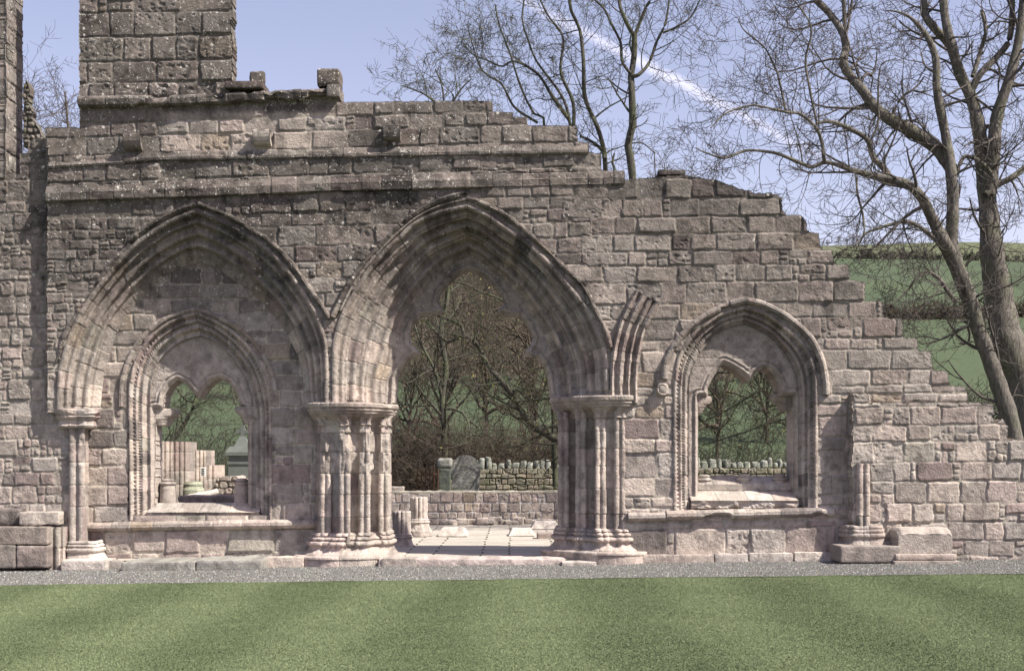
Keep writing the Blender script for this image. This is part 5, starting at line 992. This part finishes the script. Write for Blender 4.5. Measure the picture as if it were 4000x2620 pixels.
# -- the trees above the middle of the wall
Y2 = 13
T1 = Tree(21, curl=.20, upt=.20)
T1.limb([(2478, 1900), (2476, 1000), (2471, 694), (2453, 559), (2471, 500), (2468, 353), (2465, 288), (2476, 235), (2479, 135)], Y2, [24, 22, 21, 19, 18, 16, 15, 13, 11], kids=8, klen=1.2, lev=3, start=.6)
T1.limb([(2479, 140), (2459, 112), (2429, 47), (2418, 0), (2410, -70)], Y2, [9, 8, 7, 7, 6], kids=5, klen=1.3)
T1.limb([(2479, 140), (2500, 88), (2524, 29), (2541, 0), (2560, -60)], Y2, [8, 7, 6, 6, 5], kids=5, klen=1.3)
T1.limb([(2466, 298), (2495, 292), (2535, 247), (2565, 165), (2594, 106), (2606, 59), (2616, -20)], Y2, [8, 7, 6, 6, 5, 4, 3], kids=12, klen=1.5)
T1.limb([(2590, 130), (2653, 100), (2700, 65), (2740, -10)], Y2, [4, 4, 3.5, 3], kids=10, klen=1.3)
T1.limb([(2466, 290), (2450, 272), (2429, 235), (2423, 165), (2388, 94), (2359, 35), (2312, -10)], Y2, [7, 6, 6, 5, 5, 4, 4], kids=12, klen=1.5)
T1.limb([(2466, 560), (2510, 560), (2560, 600)], Y2, [3, 2.5, 2], kids=6, klen=.9, lev=2)
T1.build('slender_tree', 'slender upright bare tree crossing the vapour trail above the wall', 'tree', BARK_D, buds=.08, bs=.018)
T2 = Tree(25, curl=.20, upt=.22)
T2.limb([(2368, 1900), (2368, 900), (2365, 664), (2359, 588), (2335, 500), (2300, 423), (2282, 365), (2279, 235), (2265, 118), (2229, 35), (2223, -60)], Y2+1, [17, 16, 15, 13, 12, 11, 10, 9, 8, 7, 6], kids=26, klen=1.6, lev=3, start=.5)
T2.limb([(2362, 620), (2347, 582), (2300, 547), (2265, 532)], Y2+1, [7, 7, 6, 4], kids=5, klen=.9, lev=2)
T2.limb([(2400, 1000), (2402, 694), (2392, 640), (2400, 600)], Y2+1, [9, 8, 6, 4], kids=8, klen=1.3)
T2.build('leaning_tree', 'thin dark bare tree curving left beside the slender upright tree', 'tree', BARK_D, buds=.10, bs=.018)
T3 = Tree(29, curl=.22, upt=.18)
for pts, r, kd in ((((2290, 1900), (2245, 700), (2225, 480), (2200, 385), (2140, 300), (2090, 230), (2068, 170), (2040, 80), (2050, -20)), (14, 12, 11, 9, 8, 7, 6, 4, 3), 24),
               (((2225, 470), (2160, 380), (2100, 290), (2010, 240), (1960, 260), (1900, 235), (1850, 215), (1815, 180)), (9, 8, 6, 5, 4, 3.5, 3, 2), 26),
               (((2170, 1900), (2130, 560), (2100, 470), (2060, 400), (2020, 300), (1990, 200), (1950, 100), (1935, 20)), (12, 9, 8, 7, 6, 5, 4, 3), 22),
               (((2240, 520), (2238, 400), (2190, 280), (2200, 150), (2140, 60), (2100, -20)), (8, 7, 6, 5, 4, 3), 18),
               (((2100, 480), (2010, 420), (1960, 330), (1880, 270), (1830, 120)), (6, 5, 4, 3, 2), 22)):
    T3.limb(list(pts), Y2+1.5, list(r), kids=kd, klen=1.35, lev=3, start=.30)
T3.build('many_stemmed_tree', 'wide bushy bare tree with many stems leaning left over the wall', 'tree', BARK_D, buds=.12, bs=.018)
T4 = Tree(33, curl=.20, upt=.15)
T4.limb([(1742, 1900), (1736, 1720), (1728, 1560), (1742, 1440), (1722, 1290), (1748, 1150), (1735, 980), (1745, 700), (1735, 420), (1725, 330), (1700, 270)], 22, [12, 12, 11, 11, 10, 9, 9, 8, 6, 4, 3], kids=34, klen=2.0, start=.12)
T4.limb([(1728, 1560), (1700, 1450), (1640, 1330), (1600, 1200)], 22, [7, 6, 5, 3], kids=12, klen=1.8)
T4.limb([(1745, 440), (1660, 370), (1570, 335)], 22, [5, 4, 2], kids=12, klen=1.6); T4.limb([(1745, 440), (1800, 350), (1840, 310)], 22, [5, 4, 2], kids=12, klen=1.6)
T4.build('distant_tree', 'small rounded budding tree top showing over the middle of the wall', 'tree', BARK_D, buds=.12, bs=.025, tw=1.3)
for i, (px, top, lab) in enumerate(((265, 330, 'bare tree top against the left side of the tower'), (130, 320, 'bare twigs rising between the far left pier and the tower'))):
    T5 = Tree(41+i, curl=.20, upt=.2); T5.limb([(px+10, 1900), (px+5, 700), (px, 470), (px-8, 400), (px-12, top+30)], 26, [10, 8, 6, 5, 3], kids=46, klen=2.4, start=.50); T5.build('distant_tree', lab, 'tree', BARK_B, tw=1.3)
for i, (px, py) in enumerate(((2600, 640), (2560, 600))):
    T6 = Tree(45+i, curl=.3, upt=.5); T6.limb([(px, 1800), (px, 760), (px-4, py)], 14, [4, 3, 2], kids=8, klen=1.0, lev=2, start=.65); T6.build('sapling', ('taller' if i else 'shorter')+' twiggy sapling top beside the loose slab on the wall', 'sapling', BARK_D, buds=.15, bs=.02)
# -- the tree seen through the doorway
G = Tree(51, curl=.33, upt=.15)
G.limb([(2330, 1900), (2235, 1745), (2150, 1703), (2062, 1638), (2020, 1568), (1959, 1488), (1906, 1429), (1876, 1365), (1847, 1329), (1806, 1312), (1753, 1335), (1700, 1294), (1659, 1247), (1600, 1200)], 13, [20, 18, 16, 15, 14, 13, 12, 11, 9, 8, 7, 6, 5, 4], kids=44, klen=1.5, lev=3, start=.15)
G.limb([(1812, 1310), (1794, 1265), (1729, 1241), (1690, 1222), (1600, 1190)], 13, [8, 7, 7, 6, 4], kids=9, klen=1.3)
G.limb([(1990, 1530), (2023, 1523), (2070, 1559), (2147, 1553), (2220, 1520)], 13, [6, 5, 5, 5, 4], kids=12, klen=1.2)
G.limb([(2240, 1750), (2240, 1400), (2080, 1240), (1947, 1165), (1865, 1135), (1818, 1108), (1760, 1100)], 13, [16, 12, 8, 6, 5, 4, 3], kids=40, klen=1.5)
G.build('budding_tree', 'crooked limbed tree with yellow buds filling the doorway', 'tree', BARK_D, buds=.28, bc=((.42, .40, .10), (.36, .33, .10), (.30, .20, .12)), bs=.017)
G2 = Tree(53, curl=.33, upt=.1)
G2.limb([(3300, 1900), (3200, 1600), (3060, 1500), (2960, 1530), (2860, 1590), (2760, 1640), (2680, 1650)], 13, [14, 10, 6, 5, 4, 3, 2], kids=40, klen=1.4); G2.limb([(3200, 1640), (3050, 1640), (2900, 1690), (2740, 1740)], 13, [6, 4, 3, 2], kids=36, klen=1.3)
G2.build('budding_tree', 'spreading twigs with yellow buds filling the right window', 'tree', BARK_D, buds=.28, bc=((.42, .40, .10), (.36, .33, .10)), bs=.016)
G3 = Tree(57, curl=.33, upt=.05)
G3.limb([(620, 1900), (640, 1760), (700, 1690), (750, 1600), (775, 1520), (800, 1440)], 12, [12, 11, 9, 7, 6, 4], kids=30, klen=1.4); G3.limb([(1060, 1900), (950, 1640), (915, 1560), (900, 1480)], 12, [8, 6, 4, 3], kids=30, klen=1.4); G3.limb([(680, 1500), (720, 1555), (760, 1575)], 12, [4, 4, 3], kids=6, klen=.9)
G3.build('gnarled_tree', 'dark crooked branches against the green field in the left window', 'tree', BARK_D, twm=BARK_D)
# -- woodland on the slope: a few kinds, copied
def wood(seed, h, mat, buds, bc, tw=1.6):
    T = Tree(seed, curl=.24, upt=.22, depth=1.0); R = T.r
    p = np.array((0., 0., -.3)); pts = [p]; 
    for i in range(5): p = p+np.array((R.gauss(0, .05*h*.2), R.gauss(0, .05*h*.2), h*.16)); pts.append(p)
    P, L = smooth_path(np.array(pts), 14); rr = np.linspace(h*.014, h*.005, 14); T.limbs.append((P, rr))
    for j in range(26):
        i = min(12, int(3+10*j/26)); T.grow(P[i], T.dev(np.array((0, 0, 1.)), R.uniform(25, 60)), h*.40*R.uniform(.7, 1.1), rr[i]*.6, 3)
    o = T.build('woodland_tree', None, 'tree', mat, buds=buds, bc=bc, bs=.05, tw=tw); return o
kinds = [wood(61, 7, BARK_B, .10, ((.26, .19, .15), (.30, .22, .16))), wood(62, 8, BARK_B, .10, ((.30, .29, .12), (.24, .18, .12))), wood(63, 6, BARK_B, .14, ((.28, .20, .15), (.24, .18, .14)))]
used = [False]*3
def put(k, x, y, s, rz, label, group):
    src = kinds[k]
    if not used[k]: o = src; used[k] = True
    else:
        o = src.copy(); COL.objects.link(o)
        for ch in src.children: c = ch.copy(); COL.objects.link(c); c.parent = o; c.matrix_parent_inverse = ch.matrix_parent_inverse.copy()
    o.location = (x, y, float(TH(x, y))-.1); o.scale = (s, s, s*1.05); o.rotation_euler = (0, 0, rz); o['label'] = label; o['group'] = group; o['category'] = 'tree'; return o
R = random.Random(77)
for o in kinds:
    for ch in o.children: ch.matrix_parent_inverse.identity()
near = [(1735, 31, .95, 0, 'upright brown tree on the slope behind the gravestone'), (1900, 36, .9, 1, 'bare tree on the slope right of the upright brown tree in the doorway'), (2090, 30, .9, 1, 'bare tree on the slope behind the right side of the doorway'), (1600, 30, .85, 2, 'brown twiggy tree on the slope beside the middle pier'),
        (2800, 31, .8, 1, 'bare tree on the slope at the left of the right window'), (2990, 34, .85, 0, 'bare tree on the slope at the right of the right window')]
for px, y, s, k, lab in near: put(k, wxp(px, y), y, s, R.uniform(0, 6), lab, 'trees on the slope behind the churchyard')
for i in range(70):
    y = 50+2.7*i; px = R.uniform(1520, 2180); put(R.randrange(3), wxp(px, y), y, R.uniform(.75, 1.15), R.uniform(0, 6), 'one of the many brown bare trees crowding the hillside seen in the doorway', 'wood on the hillside behind the doorway')
for i in range(24):
    y = 45+5*i; px = R.choice([R.uniform(2700, 3100)]); put(R.randrange(3), wxp(px, y), y, R.uniform(.7, 1.0), R.uniform(0, 6), 'one of the bare trees higher up the slope seen in the right window', 'trees on the hillside behind the right window')
for i in range(6):
    y = 46+6*i; px = 1010-R.uniform(0, 120); put(R.randrange(3), wxp(px, y), y, .6, R.uniform(0, 6), 'small bare tree on the field seen in the left window', 'trees on the hillside behind the left window')
for i in range(5):
    y = 255; px = 3235+i*34+R.uniform(-8, 8); put(1, wxp(px, y), y, .22+.10*(i % 2), R.uniform(0, 6), 'tiny far tree on the skyline right of the wall', 'far trees on the skyline')
# -- hedges and thickets
def hedge(name, label, x0, x1, y, h, w, n, seed, mat, rr=.006, cat='hedge', curl=.5, tall=1.0):
    T = Tree(seed, curl=curl, upt=.3, depth=1.0); R = T.r
    for i in range(n):
        x = R.uniform(x0, x1); yy = y+R.uniform(-w, w); z = float(TH(x, yy)); T.grow(np.array((x, yy, z-.05)), np.array((R.gauss(0, .5), R.gauss(0, .4), 1.)), h*R.uniform(.5, 1.05), rr*2.2, 2)
    T.twigs = [(p, np.maximum(r, rr)) for p, r in T.twigs]; o = tubes_mesh(name, T.twigs, mat, None, sides=3); props(o, label, cat); return o
hedge('thicket', 'dark tangle of twigs behind the drystone wall seen in the doorway', -5.2, 3.6, 22.5, 2.5, 1.3, 1300, 81, BARK_B, cat='thicket', rr=.007)
hedge('thicket', 'dark tangle of twigs behind the drystone wall seen in the right window', 4.6, 12.5, 22.5, 1.7, 1.2, 700, 82, BARK_D, cat='thicket', rr=.007)
hedge('thicket', 'dark bramble clump behind the broken responds in the left window', -12.5, -7.2, 17.5, 1.9, 1.2, 600, 83, BARK_D, cat='thicket', rr=.007)
hedge('hedge', 'long bare hedge between the two green fields right of the wall', 30, 75, 95, 1.3, .7, 700, 84, BARK_B, rr=.03)
hedge('hedge', 'hedge along the top of the green field near the skyline', 50, 190, 205, 1.4, .8, 900, 85, BARK_D, rr=.06)
hedge('hedge', 'dark hedge below the lower green field at the right', 17, 45, 38, 1.5, 1.0, 800, 86, BARK_D, rr=.014)
